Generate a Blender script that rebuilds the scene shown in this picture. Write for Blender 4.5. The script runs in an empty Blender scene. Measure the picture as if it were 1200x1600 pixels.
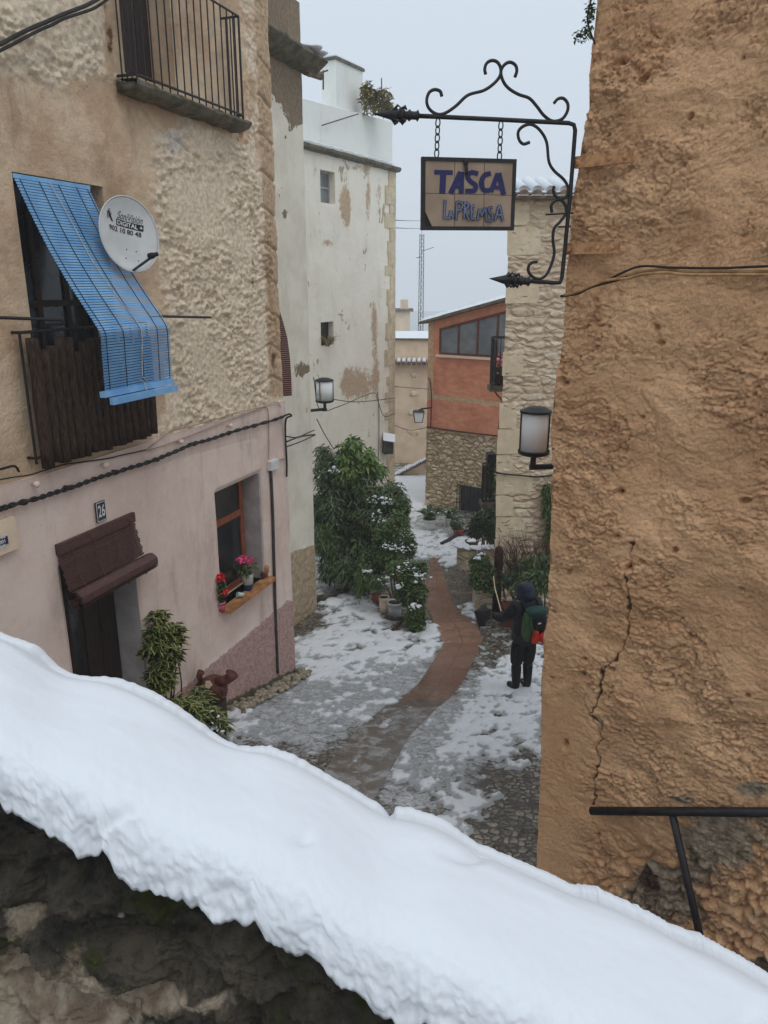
import bpy, math, random
import numpy as np
from mathutils import Vector
random.seed(7); RNG = np.random.default_rng(7)
PI = math.pi
scn = bpy.context.scene
col = scn.collection
# ---------------------------------------------------------------- camera, sky, sun, exposure
PITCH = math.radians(16.7); CT, ST = math.cos(PITCH), math.sin(PITCH); FPX = 1200.0
cd = bpy.data.cameras.new('camera'); cam = bpy.data.objects.new('camera', cd); col.objects.link(cam)
cd.sensor_fit = 'VERTICAL'; cd.sensor_height = 36; cd.lens = 27
cd.clip_start = 0.05; cd.clip_end = 3000
cam.location = (0, 0, 0); cam.rotation_euler = (PI/2 - PITCH, 0, 0)
scn.camera = cam
SUN_EL, SUN_ROT = math.radians(58), math.radians(150)
wd = bpy.data.worlds.new('World'); scn.world = wd; wd.use_nodes = True
wt = wd.node_tree; bg = wt.nodes['Background']
sky = wt.nodes.new('ShaderNodeTexSky'); sky.sky_type = 'NISHITA'; sky.sun_disc = False
sky.sun_elevation = SUN_EL; sky.sun_rotation = SUN_ROT; sky.dust_density = 3
sc_ = wt.nodes.new('ShaderNodeVectorMath'); sc_.operation = 'SCALE'; sc_.inputs['Scale'].default_value = 0.10
wt.links.new(sky.outputs[0], sc_.inputs[0])
tc = wt.nodes.new('ShaderNodeTexCoord'); sx = wt.nodes.new('ShaderNodeSeparateXYZ'); wt.links.new(tc.outputs['Generated'], sx.inputs[0])
mr = wt.nodes.new('ShaderNodeMapRange'); mr.inputs[1].default_value = 0.0; mr.inputs[2].default_value = 1.0
mr.inputs[3].default_value = 0.66; mr.inputs[4].default_value = 0.95; wt.links.new(sx.outputs['Z'], mr.inputs[0])
cl = wt.nodes.new('ShaderNodeVectorMath'); cl.operation = 'SCALE'; cl.inputs[0].default_value = (0.88, 0.985, 1.10)
wt.links.new(mr.outputs[0], cl.inputs['Scale'])            # overcast cloud layer: brighter towards the zenith
mx = wt.nodes.new('ShaderNodeMix'); mx.data_type = 'RGBA'; mx.inputs[0].default_value = 0.9
wt.links.new(sc_.outputs[0], mx.inputs[6]); wt.links.new(cl.outputs[0], mx.inputs[7])
wt.links.new(mx.outputs[2], bg.inputs['Color']); bg.inputs['Strength'].default_value = 1.0
sl = bpy.data.lights.new('sun', 'SUN'); sl.energy = 0.5; sl.angle = math.radians(30); sl.color = (1, .97, .93)
so = bpy.data.objects.new('sun', sl); col.objects.link(so)
so.rotation_euler = (PI/2 - SUN_EL, 0, -SUN_ROT + PI)
scn.view_settings.view_transform = 'Standard'; scn.view_settings.look = 'None'
scn.view_settings.exposure = 0.14; scn.view_settings.gamma = 1.0
scn.cycles.max_bounces = 6; scn.cycles.volume_bounces = 3; scn.cycles.transparent_max_bounces = 8

# ---------------------------------------------------------------- geometry helpers
def ray(px, py):
    x = (px-600)/FPX; v = (800-py)/FPX
    return (x, CT + v*ST, v*CT - ST)
def pt(px, py, Y):
    r = ray(px, py); t = Y/r[1]; return Vector((r[0]*t, Y, r[2]*t))
def project(X, Y, Z):
    f = np.maximum(Y*CT - Z*ST, 0.05); u = Y*ST + Z*CT
    return 600 + FPX*X/f, 800 - FPX*u/f
GY = [-60, -2, 4, 5.4, 7, 9.2, 10.4, 11, 12.8, 14.5, 18, 22, 30, 60, 250]
GZ = [-4.4, -4.4, -4.5, -4.85, -5.1, -5.5, -5.85, -5.96, -6.15, -6.35, -6.6, -6.85, -7.15, -8, -9]
def gz(Y): return np.interp(Y, GY, GZ)
def gp(px, py):
    r = ray(px, py); lo, hi = .5, 200
    for _ in range(50):
        m = (lo+hi)/2
        if r[2]/r[1]*m > gz(m): lo = m
        else: hi = m
    t = lo/r[1]; return Vector((r[0]*t, lo, float(gz(lo))))
class Frame:
    """vertical wall plane: s along, off outwards (towards the viewer), z up"""
    def __init__(f, O, d):
        l = math.hypot(*d); f.O = O; f.d = (d[0]/l, d[1]/l); n = (f.d[1], -f.d[0])
        if n[0]*-O[0] + n[1]*-O[1] < 0: n = (-n[0], -n[1])
        f.n = n
    def W(f, s, z, off=0): return Vector((f.O[0]+f.d[0]*s+f.n[0]*off, f.O[1]+f.d[1]*s+f.n[1]*off, z))
    def px(f, px, py, off=0):
        r = ray(px, py); t = (f.O[0]*f.n[0]+f.O[1]*f.n[1]+off)/(r[0]*f.n[0]+r[1]*f.n[1])
        X, Y, Z = r[0]*t, r[1]*t, r[2]*t
        return (X-f.O[0])*f.d[0]+(Y-f.O[1])*f.d[1], Z
    def P(f, px, py, off=0): s, z = f.px(px, py, off); return f.W(s, z, off)
class MB:
    def __init__(s): s.v = []; s.f = []; s.a = None
    def add(s, vs, fs):
        b = len(s.v); s.v += [tuple(p) for p in vs]; s.f += [tuple(b+i for i in q) for q in fs]; return s
    def hexa(s, p):   # p: 4 bottom + 4 top
        return s.add(p, [(3,2,1,0),(4,5,6,7),(0,1,5,4),(1,2,6,5),(2,3,7,6),(3,0,4,7)])
    def box(s, c, sx, sy, sz, rz=0):
        cr, sr = math.cos(rz), math.sin(rz); p = []
        for z in (-sz/2, sz/2):
            for x, y in ((-1,-1),(1,-1),(1,1),(-1,1)):
                X, Y = x*sx/2, y*sy/2; p.append((c[0]+X*cr-Y*sr, c[1]+X*sr+Y*cr, c[2]+z))
        return s.hexa(p)
    def wbox(s, F, s0, s1, z0, z1, o0, o1):
        q = [(s0,o0),(s1,o0),(s1,o1),(s0,o1)]
        return s.hexa([F.W(a,z0,o) for a,o in q]+[F.W(a,z1,o) for a,o in q])
    def tube(s, pts, r, n=8, caps=True):
        pts = [Vector(p) for p in pts]; rs = r if isinstance(r, (list, tuple)) else [r]*len(pts)
        b = len(s.v); up = None
        for i, p in enumerate(pts):
            t = (pts[min(i+1, len(pts)-1)]-pts[max(i-1, 0)]).normalized()
            if up is None: up = Vector((0,0,1)) if abs(t.z) < .9 else Vector((1,0,0))
            u = (up - t*up.dot(t))
            u = u.normalized() if u.length > 1e-6 else t.orthogonal().normalized()
            up = u; w = t.cross(u)
            for k in range(n):
                a = 2*PI*k/n; q = p + (u*math.cos(a)+w*math.sin(a))*rs[i]; s.v.append(tuple(q))
        for i in range(len(pts)-1):
            for k in range(n):
                k2 = (k+1) % n
                s.f.append((b+i*n+k, b+i*n+k2, b+(i+1)*n+k2, b+(i+1)*n+k))
        if caps:
            s.f.append(tuple(b+k for k in range(n-1, -1, -1))); e = b+(len(pts)-1)*n
            s.f.append(tuple(e+k for k in range(n)))
        return s
    def lathe(s, c, prof, n=20, ax=(0,0,1), cap=True):
        ax = Vector(ax).normalized(); u = ax.orthogonal().normalized(); w = ax.cross(u); c = Vector(c); b = len(s.v)
        for r, h in prof:
            for k in range(n):
                a = 2*PI*k/n; s.v.append(tuple(c+ax*h+(u*math.cos(a)+w*math.sin(a))*r))
        for i in range(len(prof)-1):
            for k in range(n):
                k2 = (k+1) % n; s.f.append((b+i*n+k, b+i*n+k2, b+(i+1)*n+k2, b+(i+1)*n+k))
        if cap:
            s.f.append(tuple(b+k for k in range(n-1,-1,-1))); e = b+(len(prof)-1)*n; s.f.append(tuple(e+k for k in range(n)))
        return s
    def prism(s, poly, ext):
        ext = Vector(ext); n = len(poly); P = [Vector(p) for p in poly]
        b = len(s.v); s.v += [tuple(p) for p in P]+[tuple(p+ext) for p in P]
        s.f.append(tuple(b+i for i in range(n-1,-1,-1))); s.f.append(tuple(b+n+i for i in range(n)))
        for i in range(n): j = (i+1) % n; s.f.append((b+i, b+j, b+n+j, b+n+i))
        return s
    def blob(s, c, r, seed=0, n=10, amp=.3):
        b = len(s.v); rr = random.Random(seed); ph = [rr.uniform(0, 6.28) for _ in range(6)]; m = n*2
        for i in range(n+1):
            th = PI*i/n
            for k in range(m):
                a = 2*PI*k/m
                w = 1+amp*(.5*math.sin(2*a+ph[0])*math.sin(th)+.35*math.sin(3*a+ph[1]+2*th)*math.sin(th)+.3*math.sin(4*th+ph[2])+.25*math.sin(5*a+ph[3])*math.sin(th))
                s.v.append((c[0]+r[0]*w*math.sin(th)*math.cos(a), c[1]+r[1]*w*math.sin(th)*math.sin(a), c[2]+r[2]*w*math.cos(th)))
        for i in range(n):
            for k in range(m):
                k2 = (k+1) % m; s.f.append((b+i*m+k, b+(i+1)*m+k, b+(i+1)*m+k2, b+i*m+k2))
        return s
    def build(s, name, mat, parent=None, smooth=False, origin=None, attr=None):
        o = Vector(origin) if origin is not None else Vector((0,0,0))
        q = parent; 
        while q is not None: o = o + Vector(q.location) if True else o; q = q.parent
        A = np.array(s.v, dtype=float)
        w = A - np.array(o)
        me = bpy.data.meshes.new(name); me.from_pydata(w.tolist(), [], s.f); me.update()
        if smooth: me.polygons.foreach_set('use_smooth', [True]*len(me.polygons))
        ats = attr or s.a
        if ats:
            for k, vals in ats.items():
                a = me.attributes.new(k, 'FLOAT', 'POINT'); a.data.foreach_set('value', np.asarray(vals, dtype=np.float32))
        ob = bpy.data.objects.new(name, me); me.materials.append(mat); col.objects.link(ob)
        if parent is not None: ob.parent = parent
        if origin is not None: ob.location = origin
        return ob
def tag(o, label=None, cat=None, group=None, kind=None):
    if label: o['label'] = label
    if cat: o['category'] = cat
    if group: o['group'] = group
    if kind: o['kind'] = kind
    return o
def empty(name, loc, label, cat, group=None):
    o = bpy.data.objects.new(name, None); o.empty_display_size = .1; o.location = loc; col.objects.link(o)
    return tag(o, label, cat, group)
def grid(X, Y, Z, name, mat, parent=None, attr=None, keep=None, smooth=True, origin=None, extra=None):
    m, n = X.shape; b = MB(); b.v = np.stack([X, Y, Z], -1).reshape(-1, 3).tolist()
    i = np.arange((m-1)*(n-1)); r, c = i//(n-1), i % (n-1)
    if keep is not None: k = keep.reshape(-1); r, c = r[k], c[k]
    a = r*n+c; b.f = np.stack([a, a+1, a+n+1, a+n], -1).tolist()
    N = m*n
    at = {k: np.asarray(v, dtype=float).reshape(-1) for k, v in (attr or {}).items()}
    if extra:
        extra(b)
        for k in at: at[k] = np.concatenate([at[k], np.zeros(len(b.v)-N)])
    return b.build(name, mat, parent, smooth, origin, at)
def crom(P, k=8):
    P = [Vector(p) for p in P]; P = [P[0]*2-P[1]]+P+[P[-1]*2-P[-2]]; out = []
    for i in range(1, len(P)-2):
        for j in range(k):
            t = j/k; a, b, c, d = P[i-1:i+3]
            out.append(.5*((2*b)+(c-a)*t+(2*a-5*b+4*c-d)*t*t+(3*b-a-3*c+d)*t**3))
    return out+[P[-2]]
# ---------------------------------------------------------------- numpy noise
_perm = RNG.permutation(256); _perm = np.concatenate([_perm]*3)
def vnoise(x, y, seed=0):
    x = np.asarray(x)+seed*17.37; y = np.asarray(y)+seed*31.11
    xi = np.floor(x).astype(int); yi = np.floor(y).astype(int); xf = x-xi; yf = y-yi
    u = xf*xf*xf*(xf*(xf*6-15)+10); v = yf*yf*yf*(yf*(yf*6-15)+10)
    def g(ix, iy, dx, dy):
        h = _perm[_perm[ix & 255]+(iy & 255)]*(2*PI/256); return np.cos(h)*dx+np.sin(h)*dy
    a = g(xi, yi, xf, yf); b = g(xi+1, yi, xf-1, yf); c = g(xi, yi+1, xf, yf-1); d = g(xi+1, yi+1, xf-1, yf-1)
    return ((a*(1-u)+b*u)*(1-v)+(c*(1-u)+d*u)*v)*1.5
def fbm(x, y, o=4, seed=0, g=.5):
    s = 0; a = 1; t = 0
    for i in range(o): s = s+a*vnoise(x*2**i, y*2**i, seed+i); t += a; a *= g
    return s/t
def ridge(x, y, o=3, seed=0):
    s = 0; a = 1; t = 0
    for i in range(o): s = s+a*(1-np.abs(vnoise(x*2**i, y*2**i, seed+i))*2); t += a; a *= .5
    return s/t
def terrace(h, k, w=.3):
    q = h*k; f = np.floor(q); return (f+sstep(q-f, 0, w))/k
def worley(x, y, seed=0):
    xi = np.floor(x).astype(int); yi = np.floor(y).astype(int); d1 = np.full(np.shape(x), 9.); d2 = d1.copy(); cid = np.zeros(np.shape(x))
    for i in (-1, 0, 1):
        for j in (-1, 0, 1):
            a = _perm[_perm[(xi+i+seed*7) & 255]+((yi+j) & 255)]; b = _perm[a+37]
            d = np.hypot(xi+i+.15+.7*a/255-x, yi+j+.15+.7*b/255-y)
            cid = np.where(d < d1, _perm[b+11]/255, cid)
            d2 = np.where(d < d1, d1, np.minimum(d2, d)); d1 = np.minimum(d1, d)
    return d1, d2-d1, cid
def sstep(x, a, b): t = np.clip((x-a)/(b-a), 0, 1); return t*t*(3-2*t)
def inpoly(px, py, poly):
    ins = np.zeros(np.shape(px), bool); n = len(poly)
    for i in range(n):
        x1, y1 = poly[i]; x2, y2 = poly[(i+1) % n]
        if y1 == y2: continue
        c = ((y1 > py) != (y2 > py)) & (px < (x2-x1)*(py-y1)/(y2-y1)+x1); ins ^= c
    return ins
def dpoly(px, py, pts):   # distance to polyline
    d = np.full(np.shape(px), 1e9)
    for (x1, y1), (x2, y2) in zip(pts, pts[1:]):
        L = (x2-x1)**2+(y2-y1)**2; t = np.clip(((px-x1)*(x2-x1)+(py-y1)*(y2-y1))/L, 0, 1)
        d = np.minimum(d, np.hypot(px-x1-t*(x2-x1), py-y1-t*(y2-y1)))
    return d
def softpoly(px, py, poly, w=10):   # signed soft mask, 1 inside
    d = dpoly(px, py, list(poly)+[poly[0]]); s = np.where(inpoly(px, py, poly), d, -d); return np.clip(.5+s/(2*w), 0, 1)
def blobs(px, py, L):
    s = 0
    for cx, cy, rx, ry, a in L: s = s+a*np.exp(-(((px-cx)/rx)**2+((py-cy)/ry)**2))
    return s
# ---------------------------------------------------------------- materials
def C(r, g, b, k=1.0):
    f = lambda c: (c/12.92 if c <= .04045 else ((c+.055)/1.055)**2.4)
    return (min(f(r/255)*k, 1), min(f(g/255)*k, 1), min(f(b/255)*k, 1), 1)
class NT:
    def __init__(s, name):
        s.m = bpy.data.materials.new(name); s.m.use_nodes = True; s.t = s.m.node_tree; s.b = s.t.nodes['Principled BSDF']
        s.pos = s.n('ShaderNodeNewGeometry').outputs['Position']
    def put(s, sock, v):
        if isinstance(v, bpy.types.NodeSocket): s.t.links.new(v, sock)
        else: sock.default_value = v
    def n(s, typ, ins=None, **pr):
        nd = s.t.nodes.new(typ)
        for k, v in pr.items(): setattr(nd, k, v)
        for k, v in (ins or {}).items(): s.put(nd.inputs[k], v)
        return nd
    def noise(s, sc, det=4, ro=.55, vec=None, dist=0):
        return s.n('ShaderNodeTexNoise', {'Vector': vec or s.pos, 'Scale': sc, 'Detail': det, 'Roughness': ro, 'Distortion': dist}).outputs[0]
    def stretch(s, v3, vec=None): return s.n('ShaderNodeVectorMath', {0: vec or s.pos, 1: v3}, operation='MULTIPLY').outputs[0]
    def ramp(s, f, a, b, lo=0., hi=1.): return s.n('ShaderNodeMapRange', {0: f, 1: a, 2: b, 3: lo, 4: hi}, interpolation_type='SMOOTHSTEP').outputs[0]
    def mix(s, f, a, b):
        nd = s.n('ShaderNodeMix', data_type='RGBA'); s.put(nd.inputs[0], f); s.put(nd.inputs[6], a); s.put(nd.inputs[7], b); return nd.outputs[2]
    def ma(s, op, a, b=0.):
        nd = s.n('ShaderNodeMath', operation=op); s.put(nd.inputs[0], a); s.put(nd.inputs[1], b); return nd.outputs[0]
    def attr(s, k): return s.n('ShaderNodeAttribute', attribute_name=k).outputs['Fac']
    def bump(s, h, st=.5, d=.01, nrm=None):
        nd = s.n('ShaderNodeBump', {'Height': h, 'Strength': st, 'Distance': d})
        if nrm is not None: s.put(nd.inputs['Normal'], nrm)
        return nd.outputs[0]
    def out(s, color, rough=.85, nrm=None, spec=.3, **kw):
        s.put(s.b.inputs['Base Color'], color); s.put(s.b.inputs['Roughness'], rough); s.put(s.b.inputs['Specular IOR Level'], spec)
        if nrm is not None: s.put(s.b.inputs['Normal'], nrm)
        for k, v in kw.items(): s.put(s.b.inputs[k], v)
        return s.m
def simple(name, c1, c2=None, sc=6, rough=.8, bump=.3, bsc=60, bd=.004, spec=.3, metal=0., lo=.35, hi=.65, st=None):
    t = NT(name); v = t.stretch(st) if st else None
    f = t.ramp(t.noise(sc, 5, .6, v), lo, hi); c = t.mix(f, c1, c2 or tuple(x*.75 for x in c1[:3])+(1,))
    return t.out(c, rough, t.bump(t.noise(bsc, 4, .6, v), bump, bd), spec, Metallic=metal)
# plaster, stone and ground materials
def up(c, k=1.22): k = min(k, .86/max(c[:3])); return tuple(x*k for x in c[:3])+(1,)
def plaster(name, c1, c2, stain, patch=None, attrs=(), sc=2.0, bsc=50, bd=.006, bst=.6, rough=.9, streak=0.35, peb=False):
    c1, c2, stain = up(c1), up(c2), up(stain); attrs = [(k, up(cc), w) for k, cc, w in attrs]
    t = NT(name); c = t.mix(t.ramp(t.noise(sc, 6, .62), .35, .65), c1, c2)
    c = t.mix(t.ma('MULTIPLY', t.ramp(t.noise(sc*.9, 7, .7, t.stretch((1.6, 1.6, .35))), .5, .75), streak), c, stain)
    c = t.mix(t.ma('MULTIPLY', t.ramp(t.noise(28, 4, .7), .58, .72), .35), c, stain)
    c = t.mix(t.ma('MULTIPLY', t.ramp(t.noise(90, 3, .7), .5, .75), .35), c, stain); c = t.mix(t.ma('MULTIPLY', t.ramp(t.noise(5, 7, .75), .5, .7), .55), c, c1)
    h = t.noise(bsc, 6, .65)
    if peb:
        pv2 = t.n('ShaderNodeTexVoronoi', {'Vector': t.pos, 'Scale': 42.}).outputs['Distance']; h = t.ma('ADD', t.ma('MULTIPLY', h, .4), t.ma('MULTIPLY', t.ma('MULTIPLY', t.ramp(pv2, 0, .6, 1, 0), t.attr('peb')), 3.2))
    if patch:
        f = t.ramp(t.noise(patch[1], 8, .62, t.stretch((1, 1, .7)), .3), patch[2], patch[2]+.02); c = t.mix(f, c, patch[0])
    for k, cc, w in attrs:
        f = t.ramp(t.ma('ADD', t.attr(k), t.ma('MULTIPLY', t.ma('SUBTRACT', t.noise(9, 6, .65), .5), 1.1)), .5-w, .5+w)
        c2_ = t.mix(t.ramp(t.noise(17, 4, .6), .35, .65), cc, tuple(x*.72 for x in cc[:3])+(1,)); c = t.mix(f, c, c2_)
    return t.out(c, rough, t.bump(h, bst, bd), .2)
def rubble(name, stone1, stone2, mortar, sc=(3.2, 3.2, 5.5), bd=.03, cover=.0):
    t = NT(name); w = t.n('ShaderNodeVectorMath', {0: t.pos, 1: t.n('ShaderNodeVectorMath', {0: t.n('ShaderNodeTexNoise', {'Vector': t.pos, 'Scale': 3., 'Detail': 3.}).outputs[1], 1: (.35, .35, .3)}, operation='MULTIPLY').outputs[0]}, operation='ADD').outputs[0]
    v = t.stretch(sc, w); vo = t.n('ShaderNodeTexVoronoi', {'Vector': v, 'Scale': 1.0}, feature='DISTANCE_TO_EDGE').outputs[0]
    vc = t.n('ShaderNodeTexVoronoi', {'Vector': v, 'Scale': 1.0}).outputs['Color']
    stone1, stone2, mortar = up(stone1), up(stone2), up(mortar)
    e = t.ramp(vo, .02, .16); vr = t.n('ShaderNodeSeparateColor', {0: vc}).outputs[0]
    c = t.mix(vr, stone1, stone2); c = t.mix(t.ramp(t.noise(10, 6, .7), .4, .7), c, tuple(x*.7 for x in stone1[:3])+(1,)); c = t.mix(e, mortar, c)
    h = t.ma('ADD', t.ma('MULTIPLY', e, .6), t.ma('MULTIPLY', t.noise(18, 6, .7), .55))
    return t.out(c, .92, t.bump(h, .9, bd), .2)
M = {}
M['ironblk'] = simple('black_iron', C(26,25,27), C(40,36,36), 20, .55, .3, 90, .002, .4)
M['pipe'] = simple('grey_pipe', C(70,68,68), C(48,46,46), 8, .6, .3, 60, .003)
M['cable'] = simple('black_cable', C(28,26,26), C(48,44,42), 12, .6, .2, 80, .002)
M['cablew'] = simple('painted_cable', C(176,150,134), C(150,126,112), 12, .7, .2, 80, .002)
M['cableo'] = simple('ochre_cable', C(190,150,105), C(150,112,72), 12, .7, .2, 80, .002)
t = NT('ochre_render')
c = t.mix(t.ramp(t.noise(1.6, 6, .6), .35, .68), up(C(214,171,130), 1.3), up(C(196,151,112), 1.3))
c = t.mix(t.ma('MULTIPLY', t.ramp(t.noise(3.1, 7, .7, None, .5), .52, .72), .5), c, up(C(164,120,84)))
c = t.mix(t.ma('MULTIPLY', t.ramp(t.noise(45, 5, .75), .52, .72), .5), c, C(130,94,64))
c = t.mix(t.ma('MULTIPLY', t.ramp(t.noise(12, 6, .75), .56, .7), .35), c, up(C(222,184,144)))
expo = t.ramp(t.ma('ADD', t.attr('bare'), t.ma('MULTIPLY', t.ma('SUBTRACT', t.noise(6, 7, .7), .5), 1.3)), .44, .6)
sc2 = t.mix(t.ramp(t.noise(14, 6, .7), .4, .65), C(188,168,144), C(134,112,92)); c = t.mix(expo, c, sc2)
c = t.mix(t.ramp(t.attr('crack_shade'), .55, 1.0), c, C(96,66,48)); c = t.mix(t.attr('patch'), c, C(92,72,58))  # cracks and holes: shade of their depth painted in as brown
h1 = t.ma('MULTIPLY', t.noise(9, 6, .62, t.stretch((1, 1, 1.8)), 1.2), 9.0); h1 = t.ma('ADD', t.ma('FLOOR', h1), t.ramp(t.ma('FRACT', h1), 0, .22)); h = t.ma('ADD', t.ma('MULTIPLY', h1, .22), t.ma('MULTIPLY', t.noise(60, 6, .75), .5))
h = t.ma('ADD', h, t.ma('MULTIPLY', t.noise(220, 2, .6), .12))
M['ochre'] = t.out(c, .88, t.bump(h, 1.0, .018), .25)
M['wallA'] = plaster('weathered_render', C(208,186,158), C(178,150,122), C(126,100,78), None,
    [('rough', C(228,210,184), .12), ('white', C(206,200,192), .08), ('stone', C(186,160,130), .1), ('dark', C(110,80,60), .08)], 1.4, 34, .014, .9, streak=.7)
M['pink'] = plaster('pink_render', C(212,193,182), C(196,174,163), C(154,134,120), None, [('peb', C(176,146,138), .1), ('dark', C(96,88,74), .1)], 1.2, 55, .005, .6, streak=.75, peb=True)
M['greyrev'] = simple('grey_plaster', C(176,170,166), C(158,150,146), 5, .9, .3, 40, .004)
M['wallA2'] = plaster('pale_green_render', C(212,206,190), C(198,190,174), C(160,154,136), None, [('white', C(206,196,178), .03), ('dark', C(130,114,94), .03), ('stone', C(168,150,124), .08)], 1.6, 40, .004, .4)
M['wallB'] = plaster('whitewashed_render', C(230,225,210), C(214,208,192), C(168,158,142), (C(176,162,140), 1.9, .62), [('dark', C(184,160,134), .16), ('white', C(212,216,214), .1)], 1.5, 30, .006, .5)
M['blueish'] = plaster('pale_blue_render', C(236,236,228), C(222,224,218), C(170,176,172), None, (), 1.5, 40, .004, .4)
M['quoin'] = plaster('quoin_stone', C(198,184,158), C(176,160,134), C(128,110,84), None, (), 4, 30, .012, .7)
M['orange'] = plaster('orange_render', C(202,138,110), C(186,120,94), C(154,98,76), None, [('dark', C(196,164,132), .06)], 2, 30, .015, .8)
M['cream'] = plaster('cream_render', C(214,194,170), C(200,178,152), C(170,146,120), None, (), 2, 30, .006, .5)
M['rubbleC'] = rubble('rubble_brown', C(222,204,174), C(182,160,130), C(160,138,112), (3.4, 3.4, 6.5), .05)
M['rubbleD'] = rubble('rubble_pale', C(222,206,182), C(200,182,156), C(190,170,144), (2.2, 2.2, 6.5), .04)
M['ashlar'] = plaster('dressed_stone', C(212,197,170), C(194,177,148), C(160,146,120), None, (), 5, 40, .01, .7)
t = NT('mossy_stone')
c = t.mix(t.ramp(t.noise(5, 7, .65), .35, .62), C(44,42,38), C(110,100,86))
c = t.mix(t.ma('MULTIPLY', t.ramp(t.noise(38, 6, .75), .5, .7), .7), c, C(30,29,27)); c = t.mix(t.ma('MULTIPLY', t.ramp(t.noise(24, 6, .7), .6, .72), .6), c, C(128,120,106))
c = t.mix(t.ramp(t.noise(9, 5, .6), .56, .66), c, C(74,74,40))
bm_ = t.ramp(t.ma('ADD', t.attr('pale'), t.ma('MULTIPLY', t.ma('SUBTRACT', t.noise(11, 7, .7), .5), 1.5)), .45, .75)
c = t.mix(bm_, c, t.mix(t.ramp(t.noise(20, 5, .6), .35, .65), C(214,196,172), C(160,138,116)))
M['mossy'] = t.out(c, .75, t.bump(t.ma('ADD', t.noise(40, 8, .75), t.noise(11, 5, .7)), 1., .02), .35)
t = NT('snow')
M['snow'] = t.out(C(227,230,234), .6, t.bump(t.ma('ADD', t.noise(350, 4, .7), t.noise(25, 4, .6)), .25, .004), .25, **{'Subsurface Weight': .15, 'Subsurface Scale': .02, 'Subsurface Radius': (.6, .8, 1.)})
t = NT('street_snow')
wet = t.ramp(t.ma('ADD', t.attr('thin'), t.ma('MULTIPLY', t.ma('SUBTRACT', t.noise(20, 5, .7), .5), .8)), .2, .8)
c = t.mix(wet, C(232,234,237), C(168,171,170))
M['streetsnow'] = t.out(c, t.ramp(wet, 0, 1, .6, .35), t.bump(t.noise(40, 8, .75), .9, .02), .4)
# cobbles with slush
t = NT('cobbles')
v = t.stretch((1, 1, 0)); wv = t.n('ShaderNodeVectorMath', {0: v, 1: t.n('ShaderNodeVectorMath', {0: t.n('ShaderNodeTexNoise', {'Vector': v, 'Scale': 7.}).outputs[1], 1: (.05, .05, 0.)}, operation='MULTIPLY').outputs[0]}, operation='ADD').outputs[0]
ve = t.n('ShaderNodeTexVoronoi', {'Vector': wv, 'Scale': 13.}, feature='DISTANCE_TO_EDGE').outputs[0]
vf = t.n('ShaderNodeTexVoronoi', {'Vector': wv, 'Scale': 13.}); vr = t.n('ShaderNodeSeparateColor', {0: vf.outputs['Color']}).outputs[0]
c = t.mix(vr, C(92,86,78), C(166,156,140)); c = t.mix(t.ramp(t.noise(2.2, 4), .45, .65), c, t.mix(vr, C(70,66,56), C(120,112,98)))
e = t.ramp(ve, .03, .2); c = t.mix(e, C(58,54,48), c)
sl_ = t.ramp(t.ma('ADD', t.attr('slush'), t.ma('MULTIPLY', t.ma('SUBTRACT', t.noise(5.5, 8, .68, None, .6), .5), 2.2)), .25, .75)
sc3 = t.mix(t.ramp(t.noise(9, 8, .72, None, 1.), .38, .66), C(138,138,136), C(214,217,220))
c = t.mix(sl_, c, sc3); hh = t.ma('MULTIPLY', t.ramp(vf.outputs['Distance'], 0, .6, 1, 0), t.ramp(sl_, 0, 1, 1, .25))
hh = t.ma('ADD', hh, t.ma('MULTIPLY', t.noise(30, 7, .7), t.ramp(sl_, 0, 1, .3, .7)))
M['cobble'] = t.out(c, t.ramp(t.noise(4, 5), .4, .6, .08, .38), t.bump(hh, .9, .03), .5)
t = NT('terracotta_paving')
pu, pv = t.attr('pu'), t.attr('pv'); fr = t.ma('FRACT', t.ma('MULTIPLY', pv, 1.0)); j = t.ma('MINIMUM', t.ramp(fr, .004, .018), t.ramp(t.ma('ABSOLUTE', t.ma('SUBTRACT', pu, .5)), .006, .02))
fu = t.ma('FRACT', t.ma('MULTIPLY', pu, 3.)); j2 = t.ramp(fu, 0, .04); cell = t.n('ShaderNodeTexWhiteNoise', {'W': t.ma('FLOOR', pv)}, noise_dimensions='1D').outputs[0]
c = t.mix(t.ramp(t.noise(6, 6, .65), .35, .65), C(150,116,96), C(122,94,78)); c = t.mix(t.ma('MULTIPLY', cell, .75), c, C(104,78,66))
c = t.mix(t.ramp(t.ma('ADD', t.attr('wet'), t.ma('MULTIPLY', t.ma('SUBTRACT', t.noise(4, 6, .7), .5), 1.2)), .35, .7), c, C(96,84,74)); c = t.mix(j, C(96,78,66), c)
slp = t.ramp(t.ma('ADD', t.ma('MULTIPLY', t.attr('wet'), .62), t.ma('MULTIPLY', t.ma('SUBTRACT', t.noise(5, 8, .7, None, .8), .5), 2.2)), .5, .95); c = t.mix(slp, c, C(150,150,148))
M['terra'] = t.out(c, t.ramp(t.noise(3, 5), .35, .65, .06, .3), t.bump(t.noise(50, 5, .6), .4, .006), .5)
M['wooddk'] = simple('dark_wood', C(58,44,38), C(38,30,27), 9, .7, .5, 60, .004, .3, st=(6, 6, .6))
M['woodbr'] = simple('brown_wood', C(150,84,52), C(112,60,38), 8, .5, .3, 50, .003, .3, st=(5, 5, .6))
M['woodsill'] = simple('sill_wood', C(190,136,88), C(140,94,58), 8, .7, .4, 50, .004)
M['reed'] = simple('reed_screen', C(88,70,58), C(34,27,24), 14, .85, .8, 40, .01, .2, st=(14, 14, .8))
M['glass'] = simple('dark_glass', C(46,50,54), C(30,34,38), 2, .12, .05, 10, .002, .5)
M['glassgr'] = simple('dull_glass', C(118,124,130), C(96,102,108), 2, .25, .05, 10, .002, .5)
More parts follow.
